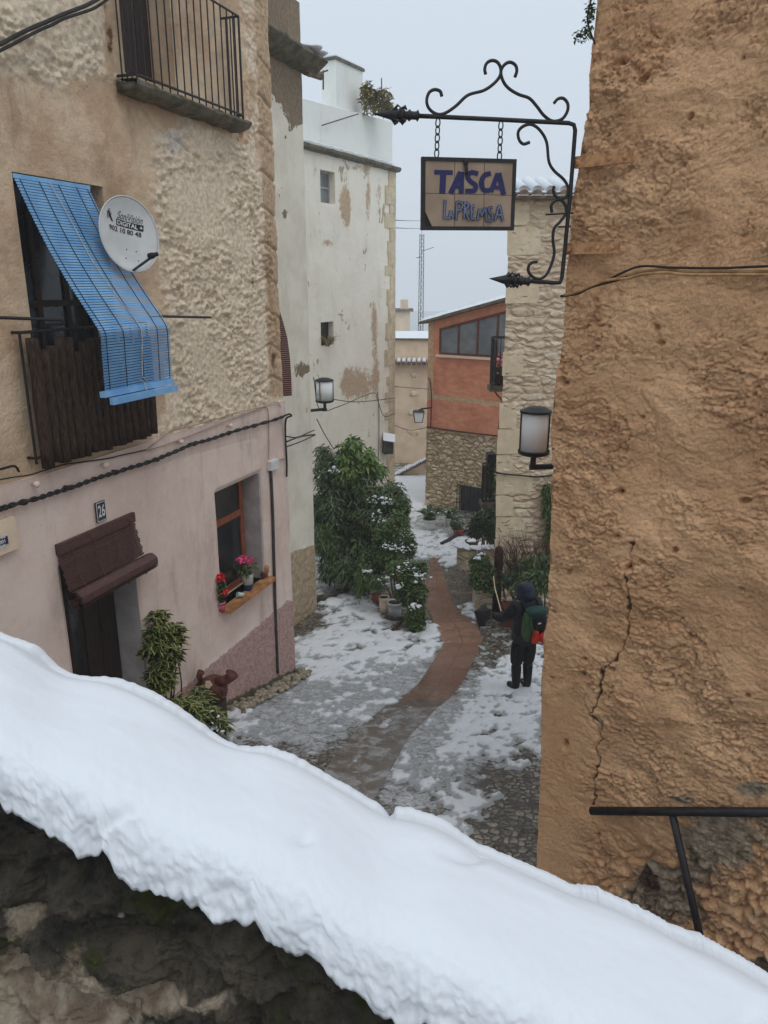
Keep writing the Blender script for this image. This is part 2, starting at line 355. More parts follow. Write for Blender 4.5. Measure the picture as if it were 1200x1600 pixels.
M['void'] = simple('dark_interior', C(26,25,25), C(20,19,19), 2, .9, .1, 10, .002, .1)
M['concrete'] = simple('mossy_concrete', C(120,112,98), C(84,82,64), 7, .9, .8, 30, .015)
M['brownbl'] = simple('brown_lath', C(94,66,60), C(70,48,44), 10, .6, .3, 60, .003, st=(2, 2, 14))
M['redbl'] = simple('red_lath', C(104,58,54), C(76,42,40), 10, .6, .3, 60, .003, st=(2, 2, 14))
t = NT('blue_lath'); c = t.mix(t.ramp(t.noise(5, 4), .35, .65), C(132,184,226), C(112,166,214))
M['blue'] = t.out(c, .45, t.bump(t.noise(30, 3), .1, .004), .4)
M['string'] = simple('cord', C(206,204,200), C(170,168,164), 20, .8, .2, 80, .002)
M['darkstr'] = simple('dark_cord', C(40,50,64), C(30,36,48), 20, .8, .2, 80, .002)
M['dish'] = simple('dish_paint', C(206,208,206), C(190,192,190), 3, .45, .05, 40, .002)
M['black'] = simple('black_paint', C(22,22,24), C(30,30,32), 10, .5, .1, 60, .002)
M['whitep'] = simple('white_paint', C(226,226,224), C(206,206,204), 6, .5, .1, 60, .002)
M['lampgl'] = simple('frosted_panel', C(238,240,240), C(228,230,232), 3, .4, .05, 30, .002)
M['tile'] = simple('roof_tile', C(140,120,102), C(98,88,76), 8, .9, .5, 40, .006)
M['tcpot'] = simple('terracotta', C(158,88,64), C(124,66,50), 8, .8, .3, 50, .004)
M['brownpot'] = simple('brown_clay', C(112,62,50), C(76,44,38), 10, .75, .6, 30, .008)
M['bark'] = simple('bark', C(84,68,56), C(52,42,36), 12, .9, .8, 40, .01, st=(3, 3, .5))
M['signtile'] = simple('sign_tile', C(168,146,124), C(150,128,108), 4, .45, .1, 40, .002)
M['signblue'] = simple('sign_blue', C(44,44,96), C(34,34,78), 10, .4, .1, 40, .002)
M['signgr'] = simple('sign_greyblue', C(112,120,142), C(92,100,124), 10, .4, .1, 40, .002)
M['rust'] = simple('painted_strap', C(202,152,106), C(156,110,76), 20, .8, .7, 60, .004)
def leafmat(name, a, b, edge=None, rough=.45):
    t = NT(name); c = t.mix(t.attr('rnd'), a, b)
    if edge: c = t.mix(t.ramp(t.attr('edge'), .55, .7), c, edge)
    return t.out(c, rough, None, .4, **{'Subsurface Weight': 0.0})
M['leafdk'] = leafmat('dark_leaves', C(20,32,18), C(104,128,72))
M['leafbr'] = leafmat('bright_leaves', C(50,78,30), C(120,146,62))
M['leafmd'] = leafmat('mid_leaves', C(34,52,26), C(104,130,66))
M['leafvar'] = leafmat('variegated_leaves', C(22,36,18), C(46,66,28), C(140,142,72))
M['leafyl'] = leafmat('yellowing_leaves', C(110,104,56), C(160,146,80))
M['grass'] = leafmat('dry_grass', C(120,112,66), C(150,130,90))
M['petal'] = leafmat('pink_petals', C(222,40,110), C(240,110,160))
M['petred'] = leafmat('red_petals', C(200,24,34), C(230,60,60))
# ================================================================ wall panels
def wall_panel(F, s0, s1, z0, z1, res, mat, name='wall', parent=None, holes=(), depth=.25, disp=None, masks=None, back=4.0, edge=None, ztop=None, closed=True, skew=0.):
    """front face as a fine grid with openings, their reveals, and the rest of the building block behind it"""
    def lines(a, b, extra):
        L = list(np.linspace(a, b, max(2, int(round((b-a)/res))+1)))
        for e in extra:
            if a < e < b: L[int(np.argmin([abs(x-e) for x in L]))] = e
        return np.array(sorted(set(L)))
    xs = lines(s0, s1, [h[0] for h in holes]+[h[1] for h in holes]); zs = lines(z0, z1, [h[2] for h in holes]+[h[3] for h in holes])
    S, Z = np.meshgrid(xs, zs); keep = np.ones((len(zs)-1, len(xs)-1), bool); cs = (xs[1:]+xs[:-1])/2; cz = (zs[1:]+zs[:-1])/2
    fade = np.ones(S.shape)
    for a, b, c, d in holes:
        keep &= ~(((cs > a) & (cs < b))[None, :] & ((cz > c) & (cz < d))[:, None])
        dd = np.hypot(np.maximum(np.maximum(a-S, S-b), 0), np.maximum(np.maximum(c-Z, Z-d), 0)); fade *= sstep(dd, 0, .06)
    if edge is not None:
        e = edge(Z); S2 = S+e*np.exp(-np.abs(S-s0)/.6)
    else: S2 = S
    if ztop is not None: Z2 = z0+(Z-z0)*(ztop(S)-z0)/(z1-z0)
    else: Z2 = Z
    X0 = F.O[0]+F.d[0]*S2; Y0 = F.O[1]+F.d[1]*S2; px, py = project(X0, Y0, Z2)
    O = disp(S2, Z2, px, py)*fade if disp is not None else np.zeros(S.shape)
    X = X0+F.n[0]*O; Y = Y0+F.n[1]*O
    at = masks(S2, Z2, px, py) if masks else {}
    def extra(b):
        for a, bb, c, d in holes:
            p = [(a, c), (bb, c), (bb, d), (a, d)]
            for i in range(4):
                q, r = p[i], p[(i+1) % 4]
                b.add([F.W(*q), F.W(*r), F.W(*r, -depth), F.W(*q, -depth)], [(0, 1, 2, 3)])
        if closed:
            z1a = z1 if ztop is None else float(ztop(s0)); z1b = z1 if ztop is None else float(ztop(s1)); g = .04
            e0 = .15 if edge is not None else g
            if edge is not None: e0 += float(np.max(edge(np.linspace(z0, z1, 50))))
            f = depth+.002; A, B = s0+e0, s1-g
            b.hexa([F.W(A, z0, -back), F.W(B, z0, -back), F.W(B, z0, -f), F.W(A, z0, -f), F.W(A, z1a-g, -back), F.W(B, z1b-g, -back), F.W(B, z1b-g, -f), F.W(A, z1a-g, -f)])
            n = len(zs)   # rim joining the front sheet to the block
            for i in (0, -1):
                P = [(X[k, i], Y[k, i], Z2[k, i]) for k in range(0, n, max(1, n//40))]+[(X[-1, i], Y[-1, i], Z2[-1, i])]
                bk = [(p[0]-F.n[0]*back+F.d[0]*skew*back, p[1]-F.n[1]*back+F.d[1]*skew*back, p[2]) for p in P]; m = len(P)
                b.add(P+bk, [(k, k+1, m+k+1, m+k) for k in range(m-1)])
            P = [(X[-1, k], Y[-1, k], Z2[-1, k]) for k in (0, len(xs)//2, -1)]; bk = [(p[0]-F.n[0]*back, p[1]-F.n[1]*back, p[2]) for p in P]
            b.add(P+bk, [(0, 1, 4, 3), (1, 2, 5, 4)])
    return grid(X, Y, Z2, name, mat, parent, at, keep, True, None, extra)
def bar_window(F, parent, s0, s1, z0, z1, off, frame, glass, cols=1, rows=1, w=.05, name='window', split=None):
    m = MB(); m.wbox(F, s0, s0+w, z0, z1, off-.05, off); m.wbox(F, s1-w, s1, z0, z1, off-.05, off)
    m.wbox(F, s0+w, s1-w, z0, z0+w, off-.05, off); m.wbox(F, s0+w, s1-w, z1-w, z1, off-.05, off)
    for i in range(1, cols): x = s0+(s1-s0)*i/cols; m.wbox(F, x-w/2, x+w/2, z0+w, z1-w, off-.048, off-.002)
    for i in range(1, rows):
        z = z0+(z1-z0)*(split if split else i/rows)
        for k in range(cols):
            a = s0+(s1-s0)*k/cols+w*(1 if k == 0 else .5); b = s0+(s1-s0)*(k+1)/cols-w*(1 if k == cols-1 else .5)
            m.wbox(F, a, b, z-w/2, z+w/2, off-.048, off-.002)
    o = m.build(name, frame, parent); g = MB().wbox(F, s0+w*.3, s1-w*.3, z0+w*.3, z1-w*.3, off-.032, off-.022); g.build('pane', glass, o)
    return o
# ================================================================ frames of the buildings
FA = Frame((-1.446, 10.97), (.337, .941)); FA2 = Frame((-1.36, 14.2), (.337, .941))
FB = Frame((.30, 23.8), (-.482, -.876)); FC = Frame((1.34, 23.8), (.82, -.571))
FD = Frame((2.23, 14.5), (1, 0)); FE = Frame((0.0, 31), (1, -.08)); FF = Frame((1.296, 5.4), (.72, -.694))
# ---------------------------------------------------------------- ground
ys = [-60, -20, -2, 3]; y = 3.6
while y < 34: ys.append(y); y += .0042*y
ys += [36, 42, 60, 120, 250]; xs = [-200, -100, -20, -7]+list(np.arange(-3.6, 3.0, .036))+[3.4, 5, 10, 30, 100, 200]
XX, YY = np.meshgrid(np.array(xs), np.array(ys)); GZZ = gz(YY)
PX, PY = project(XX, YY, GZZ); inb = (YY > 3.4) & (YY < 34) & (np.abs(XX) < 3.8)
slush = blobs(PX, PY, [(460,1120,130,55,1.1),(520,1060,100,40,.7),(630,1040,60,40,.6),(640,1150,50,70,.8),(690,1130,40,60,.5),(740,1080,40,60,.55),(720,1200,60,60,.5),(640,1260,60,40,.45),(680,830,70,60,.8),(560,960,70,50,.5),(530,890,60,40,.5),(600,1200,30,60,.4)])-blobs(PX, PY, [(475,965,35,25,.9),(725,915,28,35,1.2),(815,1270,45,90,.9),(400,1080,60,20,.5)])
GN = .012*fbm(XX*3, YY*3, 4, 3); GZZ = GZZ+np.where(inb, GN, 0)
g = grid(XX, YY, GZZ, 'ground', M['cobble'], None, {'slush': np.where(inb, slush, .5)}); tag(g, 'cobbled street covered with grey slush', None, None, 'structure')
# terracotta strip down the middle of the street
Lp = [(670,872),(672,887),(664,940),(684,985),(692,1008),(642,1080),(557,1140),(480,1240),(400,1340)]
Rp = [(688,872),(690,887),(706,940),(748,983),(754,1003),(704,1090),(640,1150),(590,1240),(540,1340)]
def smooth_line(P, n=180):
    Q = [gp(*p) for p in P]; a = np.array([tuple(v) for v in Q]); t_ = np.arange(len(a)); u = np.linspace(0, len(a)-1, n); return np.stack([np.interp(u, t_, a[:, k]) for k in range(3)], -1)
la, ra = smooth_line(Lp), smooth_line(Rp); U = np.linspace(0, 1, 14)[None, :]
PXx = la[:, :1]*(1-U)+ra[:, :1]*U; PYy = la[:, 1:2]*(1-U)+ra[:, 1:2]*U
PZz = gz(PYy)+.012*fbm(PXx*3, PYy*3, 4, 3)+.006; cum = np.concatenate([[0], np.cumsum(np.hypot(*(np.diff((la+ra)/2, axis=0)[:, :2].T)))])
_, ppy = project(PXx, PYy, PZz)
tag(grid(PXx, PYy, PZz, 'path', M['terra'], None, {'pu': np.repeat(U, len(la), 0), 'pv': np.repeat(cum[:, None]/1.15, 14, 1), 'wet': sstep(ppy, 1080, 1110)}), 'terracotta tile strip winding down the middle of the street', None, None, 'structure')
pathd = np.minimum(1, np.hypot(XX-0, 0)*0+1)
inpath = softpoly(PX, PY, Lp+Rp[::-1], 7)
# snow lying on the street (true relief; sinks below the ground where it has melted)
S1 = [(500,940),(530,925),(575,930),(590,955),(612,978),(640,992),(700,975),(712,990),(690,1012),(680,1030),(600,1045),(520,1068),(462,1060),(456,1012),(490,975)]
S2 = [(732,1080),(778,1040),(800,1005),(850,1005),(850,1180),(790,1192),(700,1175),(696,1130)]
S3 = [(612,745),(640,728),(672,728),(672,796),(655,812),(700,835),(770,845),(745,888),(688,888),(668,875),(640,860),(600,860)]
S4 = [(708,940),(740,938),(752,970),(735,978),(712,965)]; S5 = [(490,865),(560,860),(560,915),(490,925)]
a = 1.15*softpoly(PX, PY, S1, 14)+.95*softpoly(PX, PY, S2, 16)+1.05*softpoly(PX, PY, S3, 6)+softpoly(PX, PY, S4, 6)+.8*softpoly(PX, PY, S5, 8)
a = a+blobs(PX, PY, [(640,765,30,30,1.2),(700,1210,45,45,.62),(735,1270,50,40,.5),(470,1100,120,26,.42),(540,1120,45,20,.55),(640,1115,40,20,1.0),(590,1150,30,20,.9),(560,1190,30,16,.7),(620,1200,30,30,.8),(620,1100,30,16,.4),(575,1075,60,20,.45),(375,1130,30,40,.9),(672,985,22,22,.6),(760,1050,30,30,.3),(700,1290,70,30,.45),(790,1340,40,20,.3),(470,1000,30,20,.4)])
a = a-1.5*softpoly(PX+9*vnoise(XX*5, YY*5, 15), PY, Lp+Rp[::-1], 7)*(1-.75*blobs(PX, PY, [(600,1120,50,28,1),(560,1180,40,22,.8)])-.95*np.exp(-((PY-1006-(PX-720)*.15)/4)**2)-.9*np.exp(-((PY-1086-(PX-670)*.14)/4)**2)-.5*(PY < 880))
a = a-blobs(PX, PY, [(480,968,34,22,1.1),(726,914,20,26,1.2),(820,1290,38,60,.9),(400,1085,40,16,.6)])
crun = softpoly(PX, PY, S2+[(700,1300),(640,1260)], 20)
nz = 1.0*fbm(XX*2.6, YY*2.6, 5, 11)+1.25*fbm(XX*8, YY*4.5, 5, 12, .65)
w1, w2, _ = worley(XX*9, YY*9, 3); lump = (.55-w1)
a2 = a-.5+nz*.95+crun*lump*.6
feet = []
rr = random.Random(3)
for q in [(550,945),(537,965),(562,966),(540,978),(571,986),(584,989),(520,1000),(560,1010),(600,1020),(500,1030),(470,1045),(640,1010),(545,1045)]+[(rr.uniform(460,690), rr.uniform(950,1060)) for _ in range(22)]+[(rr.uniform(740,840), rr.uniform(1030,1180)) for _ in range(16)]+[(rr.uniform(640,740), rr.uniform(740,880)) for _ in range(16)]:
    c0 = gp(*q); an = rr.uniform(.2, 1.0)+rr.choice([0, 0, PI/2]); feet.append((c0.x, c0.y, an))
fd = np.zeros(XX.shape)
for fx, fy, an in feet:
    dx, dy = XX-fx, YY-fy; u = dx*math.cos(an)+dy*math.sin(an); v = -dx*math.sin(an)+dy*math.cos(an)
    fd = np.maximum(fd, 1-sstep((u/.15)**2+(v/.055)**2, .6, 1.25))
hs = .022*np.tanh(a2*2.2)+.012*np.clip(a2, 0, 1)*(1+nz)+.03*crun*lump*(a2 > 0)+.007*fbm(XX*16, YY*14, 3, 5)+.016*crun*fbm(XX*15, YY*13, 3, 6)+.006*crun*fbm(XX*30, YY*26, 2, 7)
hs = hs-fd*.034; thin = np.clip(1-hs/.03, 0, 1)
hs = np.where(inb, hs, -.05); far = (YY >= 34); hs = np.where(far, .05, hs)
ii = slice(3, len(ys)); 
snow_keep = (np.maximum.reduce([hs[:-1, :-1], hs[1:, :-1], hs[:-1, 1:], hs[1:, 1:]]) > -.004)
tag(grid(XX, YY, gz(YY)+np.where(inb, GN, 0)+hs+.004, 'snow', M['streetsnow'], None, {'thin': thin}, snow_keep), 'trodden snow lying in patches on the street', None, None, 'structure')
# ---------------------------------------------------------------- house A (left, pink ground floor)
hA = empty('rendered_house', FA.W(-3, -5, -1), 'tall left house with pink ground floor and peeling cream render above', 'house')
d_ = .32
def dispA(S, Z, px, py):
    rough = maskA(S, Z, px, py)['rough']
    w1, w2, _ = worley(S*16+fbm(S*5, Z*5, 2, 4), Z*20, 5)
    t1 = fbm(S*5+.6*fbm(S*3, Z*3, 3, 4), Z*8, 5, 8, .62); t2 = fbm(S*13, Z*18, 4, 9, .6); d = .03*fbm(S*1.4, Z*1.4, 3, 1)+.008*fbm(S*9, Z*12, 5, 2, .65)+rough*sstep(fbm(S*1.3, Z*1.3, 3, 13), -.35, .15)*(.038*(terrace(t1, 6, .25)+.4*t1)+.034*(terrace(t2, 4, .35)+.6*t2)+.008*(.5-w1))+rough*(.015+.012*fbm(S*22, Z*26, 3, 14, .65))
    crk = dpoly(px, py, [(392,330),(405,380),(418,430),(425,480),(432,520),(436,560)]); d -= .05*np.exp(-(crk/2.2)**2)
    jz = (Z*2.3+.15*vnoise(S*3, Z*0, 4)) % 1.0; d -= .035*np.exp(-(np.minimum(jz, 1-jz)/.045)**2)*sstep(px, 396+.0*py, 404)*(py > 60)
    crk = dpoly(px, py, [(163,10),(170,70),(182,115)]); d -= .04*np.exp(-(crk/1.8)**2)
    for q in ([(375,205),(378,260),(386,300)], [(210,145),(240,200),(275,222),(310,250)]): d -= .03*np.exp(-(dpoly(px, py, q)/1.6)**2)
    return d
def maskA(S, Z, px, py):
    R1 = [(236,215),(300,190),(385,230),(400,300),(415,400),(432,560),(440,640),(232,690),(258,640),(262,500),(245,380)]
    R2 = [(-60,-60),(165,-60),(160,110),(90,140),(40,120),(-60,110)]
    r = softpoly(px, py, R1, 14)+softpoly(px, py, R2, 18)+.5*softpoly(px, py, [(370,-60),(412,-60),(436,620),(395,560),(380,230)], 10)
    return {'rough': np.clip(r+.3*fbm(S*3, Z*3, 3, 6)*(r > .05), 0, 1), 'white': .55*blobs(px, py, [(270,222,34,36,1),(290,185,20,14,.8),(330,270,30,30,.4)]),
            'stone': softpoly(px, py, [(395,-60),(414,-60),(446,620),(418,620),(410,300),(400,100)], 8), 'dark': .8*blobs(px, py, [(395,430,10,60,.6),(172,60,8,60,.7),(425,560,10,40,.7),(375,215,8,20,.7),(60,700,14,30,.4)])}
hole_up = [(FA.px(195, 110)[0], FA.px(275, 140)[0]-.0, 1.9, 4.6), (-4.56, -3.47, -1.45, .845)]
wA = wall_panel(FA, -6.6, 0, -1.62, 4.6, .016, M['wallA'], 'wall', hA, hole_up, d_, dispA, maskA, back=4)
hp = [(-4.60, -3.58, -5.3, -2.52), (-1.93, -.81, -4.03, -2.50)]
def maskP(S, Z, px, py):
    m = softpoly(px, py, [(250,1100),(427,954),(446,938),(470,938),(470,1200),(200,1200)], 5)
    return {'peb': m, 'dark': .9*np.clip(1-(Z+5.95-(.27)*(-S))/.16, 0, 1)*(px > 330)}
def dispP(S, Z, px, py):
    m = maskP(S, Z, px, py)['peb']; w1, _, _ = worley(S*30, Z*30, 2)
    pan = dpoly(px, py, [(232,700),(232,728),(395,684),(402,690),(403,742),(336,768)])
    return .035+.008*fbm(S*2, Z*2, 3, 1)+.002*fbm(S*20, Z*20, 2, 9)+m*(.02*(.6-w1)+.006)-.008*np.exp(-(pan/1.4)**2)
wall_panel(FA, -6.6, 0, -6.3, -1.62, .02, M['pink'], 'ground_floor_wall', hA, hp, d_, dispP, maskP, back=4)
MB().wbox(FA, k0-.02, k1+.02, -1.60, -1.54, .0, .12).build('ledge', M['pink'], hA) if False else None
sidew = MB().wbox(FA, -3.58, -3.575, -5.3, -2.52, -d_, .02)
MB().wbox(FA, -3.585, -3.578, -5.3, -2.53, -d_+.01, .03).build('door_reveal', M['greyrev'], hA)
dr = MB().wbox(FA, -4.6, -3.6, -5.3, -2.53, -.31, -.27).build('door', M['wooddk'], hA)
m = MB()
for a in (-4.56, -4.33, -4.1, -3.86): m.wbox(FA, a, a+.04, -5.2, -2.6, -.27, -.25)
m.build('door_moulding', M['wooddk'], dr)
MB().wbox(FA, -4.5, -4.16, -4.6, -3.0, -.268, -.262).build('door_glass', M['glass'], dr)
bar_window(FA, hA, -1.93, -.95, -4.03, -2.5, -.18, M['woodbr'], M['glass'], 1, 2, .085, 'window', .66)
MB().wbox(FA, -.86, -.813, -4.03, -2.505, -.3, .03).build('window_reveal', M['greyrev'], hA)
sm = MB().wbox(FA, -2.0, -.74, -4.075, -4.03, -.15, .17); sm.build('window_sill', M['woodsill'], hA)
# upper opening: shutter doors
m = MB(); s0, s1 = hole_up[0][:2]; m.wbox(FA, s0, s1, 1.9, 4.6, -.31, -.28); w_ = (s1-s0)/3
for k in range(3): m.wbox(FA, s0+k*w_+.03, s0+(k+1)*w_-.03, 1.95, 4.5, -.28, -.26)
m.build('balcony_door', M['wooddk'], hA)
bar_window(FA, hA, -4.55, -3.48, -1.45, .84, -.22, M['wooddk'], M['glass'], 3, 2, .06, 'balcony_window', .55)
# upper balcony
bo = .22; b0, bz0 = FA.px(214, 116, bo); b1, bz1 = FA.px(380, 186, bo); zt = 3.05; ZS = (bz0+bz1)/2
m = MB()
n_ = 60
Sg, Og = np.meshgrid(np.linspace(b0-.05, b1+.12, 90), np.linspace(0, 1, 26))
pr = [(0.0, -.10), (.14, -.10), (.22, -.08), (.26, -.03), (.25, .0), (0, .02)]
tt = np.linspace(0, 1, 26); oo = np.interp(tt, np.linspace(0, 1, 6), [q[0] for q in pr]); zz = np.interp(tt, np.linspace(0, 1, 6), [q[1] for q in pr])
nn_ = fbm(Sg*4, Og*4, 4, 2); OO = oo[:, None]+.03*nn_*(oo[:, None] > .1); ZZ = ZS-.03+zz[:, None]+.025*nn_
balc = grid(FA.O[0]+FA.d[0]*Sg+FA.n[0]*OO, FA.O[1]+FA.d[1]*Sg+FA.n[1]*OO, ZZ, 'balcony_slab', M['concrete'], hA, {}, None, True, None,
  lambda b: b.wbox(FA, b0-.02, b1+.09, ZS-.11, ZS-.04, .0, .2))
def railing(F, s0, s1, zb, zt_, off, n, r=.008, side=True, rr_=.013):
    m = MB(); side = off > .15
    for z in (zb+.05, zt_): m.tube([F.W(s0, z, .0), F.W(s0, z, off), F.W(s1, z, off), F.W(s1, z, .0)], rr_, 6)
    for k in range(n+1): s = s0+(s1-s0)*k/n; m.tube([F.W(s, zb, off), F.W(s, zt_, off)], r*1.6 if k in (0, n) else r, 6)
    if side:
        for s in (s0, s1):
            for k in range(1, 4): m.tube([F.W(s, zb, off*k/4), F.W(s, zt_, off*k/4)], r, 6)
    return m
rl = railing(FA, b0+.0, b1+.0, ZS-.03, ZS+1.02, .22, 15)
rl.build('balcony_railing', M['ironblk'], hA)
# lower balcony with reed screen
k0 = FA.px(30, 520, .09)[0]; k1 = FA.px(240, 640, .09)[0]
rl = railing(FA, k0, k1, -1.5, -.40, .09, 13); rl.build('window_railing', M['ironblk'], hA)
rd = random.Random(2); vs = MB(); k = k0+.03
while k < k1-.06:
    w = rd.uniform(.09, .12); zt_ = -.46+rd.uniform(-.12, .05); P = [FA.W(k+w/2+rd.uniform(-.006, .006), -1.52+rd.uniform(-.03, .01)+(zt_+1.52)*i/6, .125+.012*rd.random()) for i in range(7)]
    vs.tube(P, [w*.5*rd.uniform(.92, 1.06) for _ in P], 8); k += w*.95
vs.build('reed_screen', M['reed'], hA, True)
# little knobs on the pink wall (old insulators)
for q in ((50,756),(158,726),(277,690),(355,665)):
    c0 = FA.P(*q, .04); tag(MB().lathe(c0, [(.014, 0), (.014, .03), (.026, .035), (.03, .06), (.02, .075)], 10, (FA.n[0], FA.n[1], 0)).build('insulator', M['pink'], hA, True))
pn = MB().wbox(FA, -4.10, -3.96, -2.24, -2.04, .045, .06).build('number_plate', M['glass'], hA)
# ---------------------------------------------------------------- house A2
hA2 = empty('narrow_house', FA2.W(-1, -6.2, -1), 'narrow pale green-grey house between the pink house and the bush, brown patch under its eave', 'house')
def mA2(S, Z, px, py):
    return {'dark': softpoly(px, py, [(400,-60),(490,-60),(490,185),(470,195),(455,205),(440,165),(425,150),(415,130),(400,160)], 14)+.62*blobs(px, py, [(444,215,5,4,1),(436,300,10,20,.8),(445,335,8,12,.9),(480,575,6,6,.5),(470,578,16,18,1.15),(480,640,5,14,.8),(490,700,8,30,.7)]),
            'white': np.zeros(S.shape), 'stone': softpoly(px, py, [(440,868),(500,848),(500,1000),(440,1000)], 4)}
wall_panel(FA2, -3.2, 0, -6.8, 4.3, .03, M['wallA2'], 'wall', hA2, (), .1, lambda S, Z, px, py: .012*fbm(S*2, Z*2, 4, 3)+.01*mA2(S, Z, px, py)['stone']*(1+3*fbm(S*8, Z*8, 3)), mA2, back=3)
def slabpx(F, p0, p1, o0, o1, th, mat, name, par):
    s0, z0 = F.px(*p0, o1); s1, z1 = F.px(*p1, o1)
    q = [(s0, z0, o0), (s1, z1, o0), (s1, z1, o1), (s0, z0, o1)]
    return MB().hexa([F.W(a, z-th, o) for a, z, o in q]+[F.W(a, z, o) for a, z, o in q]).build(name, mat, par)
# ledge/eave with a tower part above
za2 = FA2.px(470, 120, .0)[1]
pf = [(0, -.16), (.16, -.12), (.30, -.02), (.36, .03), (.34, .07), (0, .16)]; n1, n2 = 60, 16
sg, kg = np.meshgrid(np.linspace(-3.1, .28, n1), np.linspace(0, 1, n2)); xo = np.interp(kg, np.linspace(0, 1, 6), [p[0] for p in pf]); zo = np.interp(kg, np.linspace(0, 1, 6), [p[1] for p in pf]); nn_ = fbm(sg*3, kg*3+5, 4, 6)
xo = xo+.04*nn_*(xo > .05); zo = zo+3.45+.03*nn_
grid(FA2.O[0]+FA2.d[0]*sg+FA2.n[0]*xo, FA2.O[1]+FA2.d[1]*sg+FA2.n[1]*xo, zo, 'eave', M['concrete'], hA2, {}, None, True, None, lambda b: b.wbox(FA2, -3.05, .24, 3.38, 3.5, -.5, .22))
MB().blob(FA2.W(.16, 3.60, .16), (.2, .2, .05), 4, 8, .3).blob(FA2.W(-.15, 3.60, .2), (.2, .25, .045), 8, 8, .3).build('eave_snow', M['snow'], hA2, True)
MB().tube([FA2.W(.05, 3.33, .05), FA2.W(.55, 3.36, .1)], .07, 8).build('gutter', M['tile'], hA2)
# ---------------------------------------------------------------- house B
hB = empty('whitewashed_house', FB.W(2, -6.8, -1), 'tall whitewashed flaking house with corner stones behind the big bush', 'house')
def sB(px, py, off=0): return FB.px(px, py, off)
w1 = [sB(523, 267)[0], sB(500, 267)[0], sB(512, 318)[1], sB(512, 267)[1]]; w2 = [sB(521, 503)[0], sB(501, 503)[0], sB(511, 540)[1], sB(511, 503)[1]]
ztB = 3.1
def mB(S, Z, px, py):
    return {'dark': .75*blobs(px, py, [(538,320,10,34,1.2),(543,330,5,30,.6),(512,380,12,9,.9),(575,310,5,50,.9),(560,262,26,8,.7),(492,270,8,20,.6),(525,420,8,12,.5),(560,600,30,34,1.05),(540,600,8,24,.5),(584,500,6,44,.9),(588,570,6,60,.6),(592,300,6,40,.7),(590,740,8,40,.5),(520,540,20,8,.4)]),
            'white': .5*blobs(px, py, [(520,360,30,30,.8),(550,450,60,60,.6)])}
wall_panel(FB, 0, 6.5, -7.4, ztB, .035, M['wallB'], 'wall', hB, [tuple(w1), tuple(w2)], .22, lambda S, Z, px, py: .02*fbm(S*1.2, Z*1.2, 4, 4)+.006*fbm(S*9, Z*9, 3, 4), mB, back=4)
bar_window(FB, hB, *w1, -.16, M['greyrev'], M['glassgr'], 1, 2, .04, 'window'); bar_window(FB, hB, *w2, -.16, M['wooddk'], M['glass'], 1, 1, .04, 'window')
n1 = 80; sg, kg = np.meshgrid(np.linspace(-.16, 6.4, n1), np.linspace(0, 1, 14)); pf = [(0, -.12), (.1, -.10), (.17, -.04), (.18, .04), (.12, .07), (0, .08)]
xo = np.interp(kg, np.linspace(0, 1, 6), [p[0]*.8 for p in pf]); zo = 3.08+np.interp(kg, np.linspace(0, 1, 6), [p[1]*.75 for p in pf])+.02*fbm(sg*3, kg, 3)
grid(FB.O[0]+FB.d[0]*sg+FB.n[0]*xo, FB.O[1]+FB.d[1]*sg+FB.n[1]*xo, zo, 'cornice', M['concrete'], hB, {}, None, True, None, lambda b: b.wbox(FB, -.15, 6.3, 3.0, 3.12, -3.5, .1))
sg, kg = np.meshgrid(np.linspace(-.14, 6.3, 120), np.linspace(0, 1, 8)); xo = .0+.17*kg; zo = 3.165+.045*np.sqrt(np.clip(1-kg**2, 0, 1))+.012*fbm(sg*5, kg, 3)
grid(FB.O[0]+FB.d[0]*sg+FB.n[0]*xo, FB.O[1]+FB.d[1]*sg+FB.n[1]*xo, zo, 'cornice_snow', M['snow'], hB, {})
# parapet above the cornice
zt0 = FB.px(617, 192, -.06)[1]; zt1 = FB.px(480, 158, -.06)[1]
def topB(S): return zt0+(zt1-zt0)*np.clip(S/4.7, 0, 1.4)+.03*np.sign(np.sin(S*3))*0
FBp = Frame((FB.O[0]-FB.n[0]*.06, FB.O[1]-FB.n[1]*.06), FB.d)
wall_panel(FBp, .02, 6.3, 3.1, 4.3, .06, M['blueish'], 'roof_parapet', hB, (), .1, lambda S, Z, px, py: .01*fbm(S*3, Z*3, 3), None, back=3.5, ztop=topB)
sg, kg = np.meshgrid(np.linspace(1.2, 5.4, 90), np.linspace(-1, 1, 8)); xo = -.15+.15*kg; zo = topB(sg)-.01+.04*np.sqrt(np.clip(1-kg**2, 0, 1))*(1+.8*fbm(sg*3, kg, 3))
grid(FBp.O[0]+FBp.d[0]*sg+FBp.n[0]*xo, FBp.O[1]+FBp.d[1]*sg+FBp.n[1]*xo, zo, 'parapet_snow', M['snow'], hB, {})
# quoins
rq = random.Random(5); z = 2.98; m = MB(); k = 0
while z > -7:
    h = rq.uniform(.22, .5); w = rq.uniform(.42, .62) if k % 2 else rq.uniform(.26, .4)
    m.wbox(FB, -.03, w, z-h+.008, z, -.5, .028+rq.uniform(0, .008)); z -= h; k += 1
m.build('quoins', M['quoin'], hB)
# chimney
cs1 = FB.px(567, 170, -.4)[0]; cs0 = FB.px(526, 170, -.4)[0]; zc1 = FB.px(540, 106, -.6)[1]
chm = MB().wbox(FB, cs1, cs0, 3.6, zc1, -.85, -.4)
ch = chm.build('chimney', M['blueish'], hB); MB().wbox(FB, cs1-.05, cs0+.05, zc1, zc1+.07, -.9, -.36).build('chimney_cap', M['concrete'], ch)
MB().wbox(FB, cs1+.0, cs0+.02, zc1+.07, zc1+.11, -.85, -.4).build('chimney_snow', M['snow'], ch)
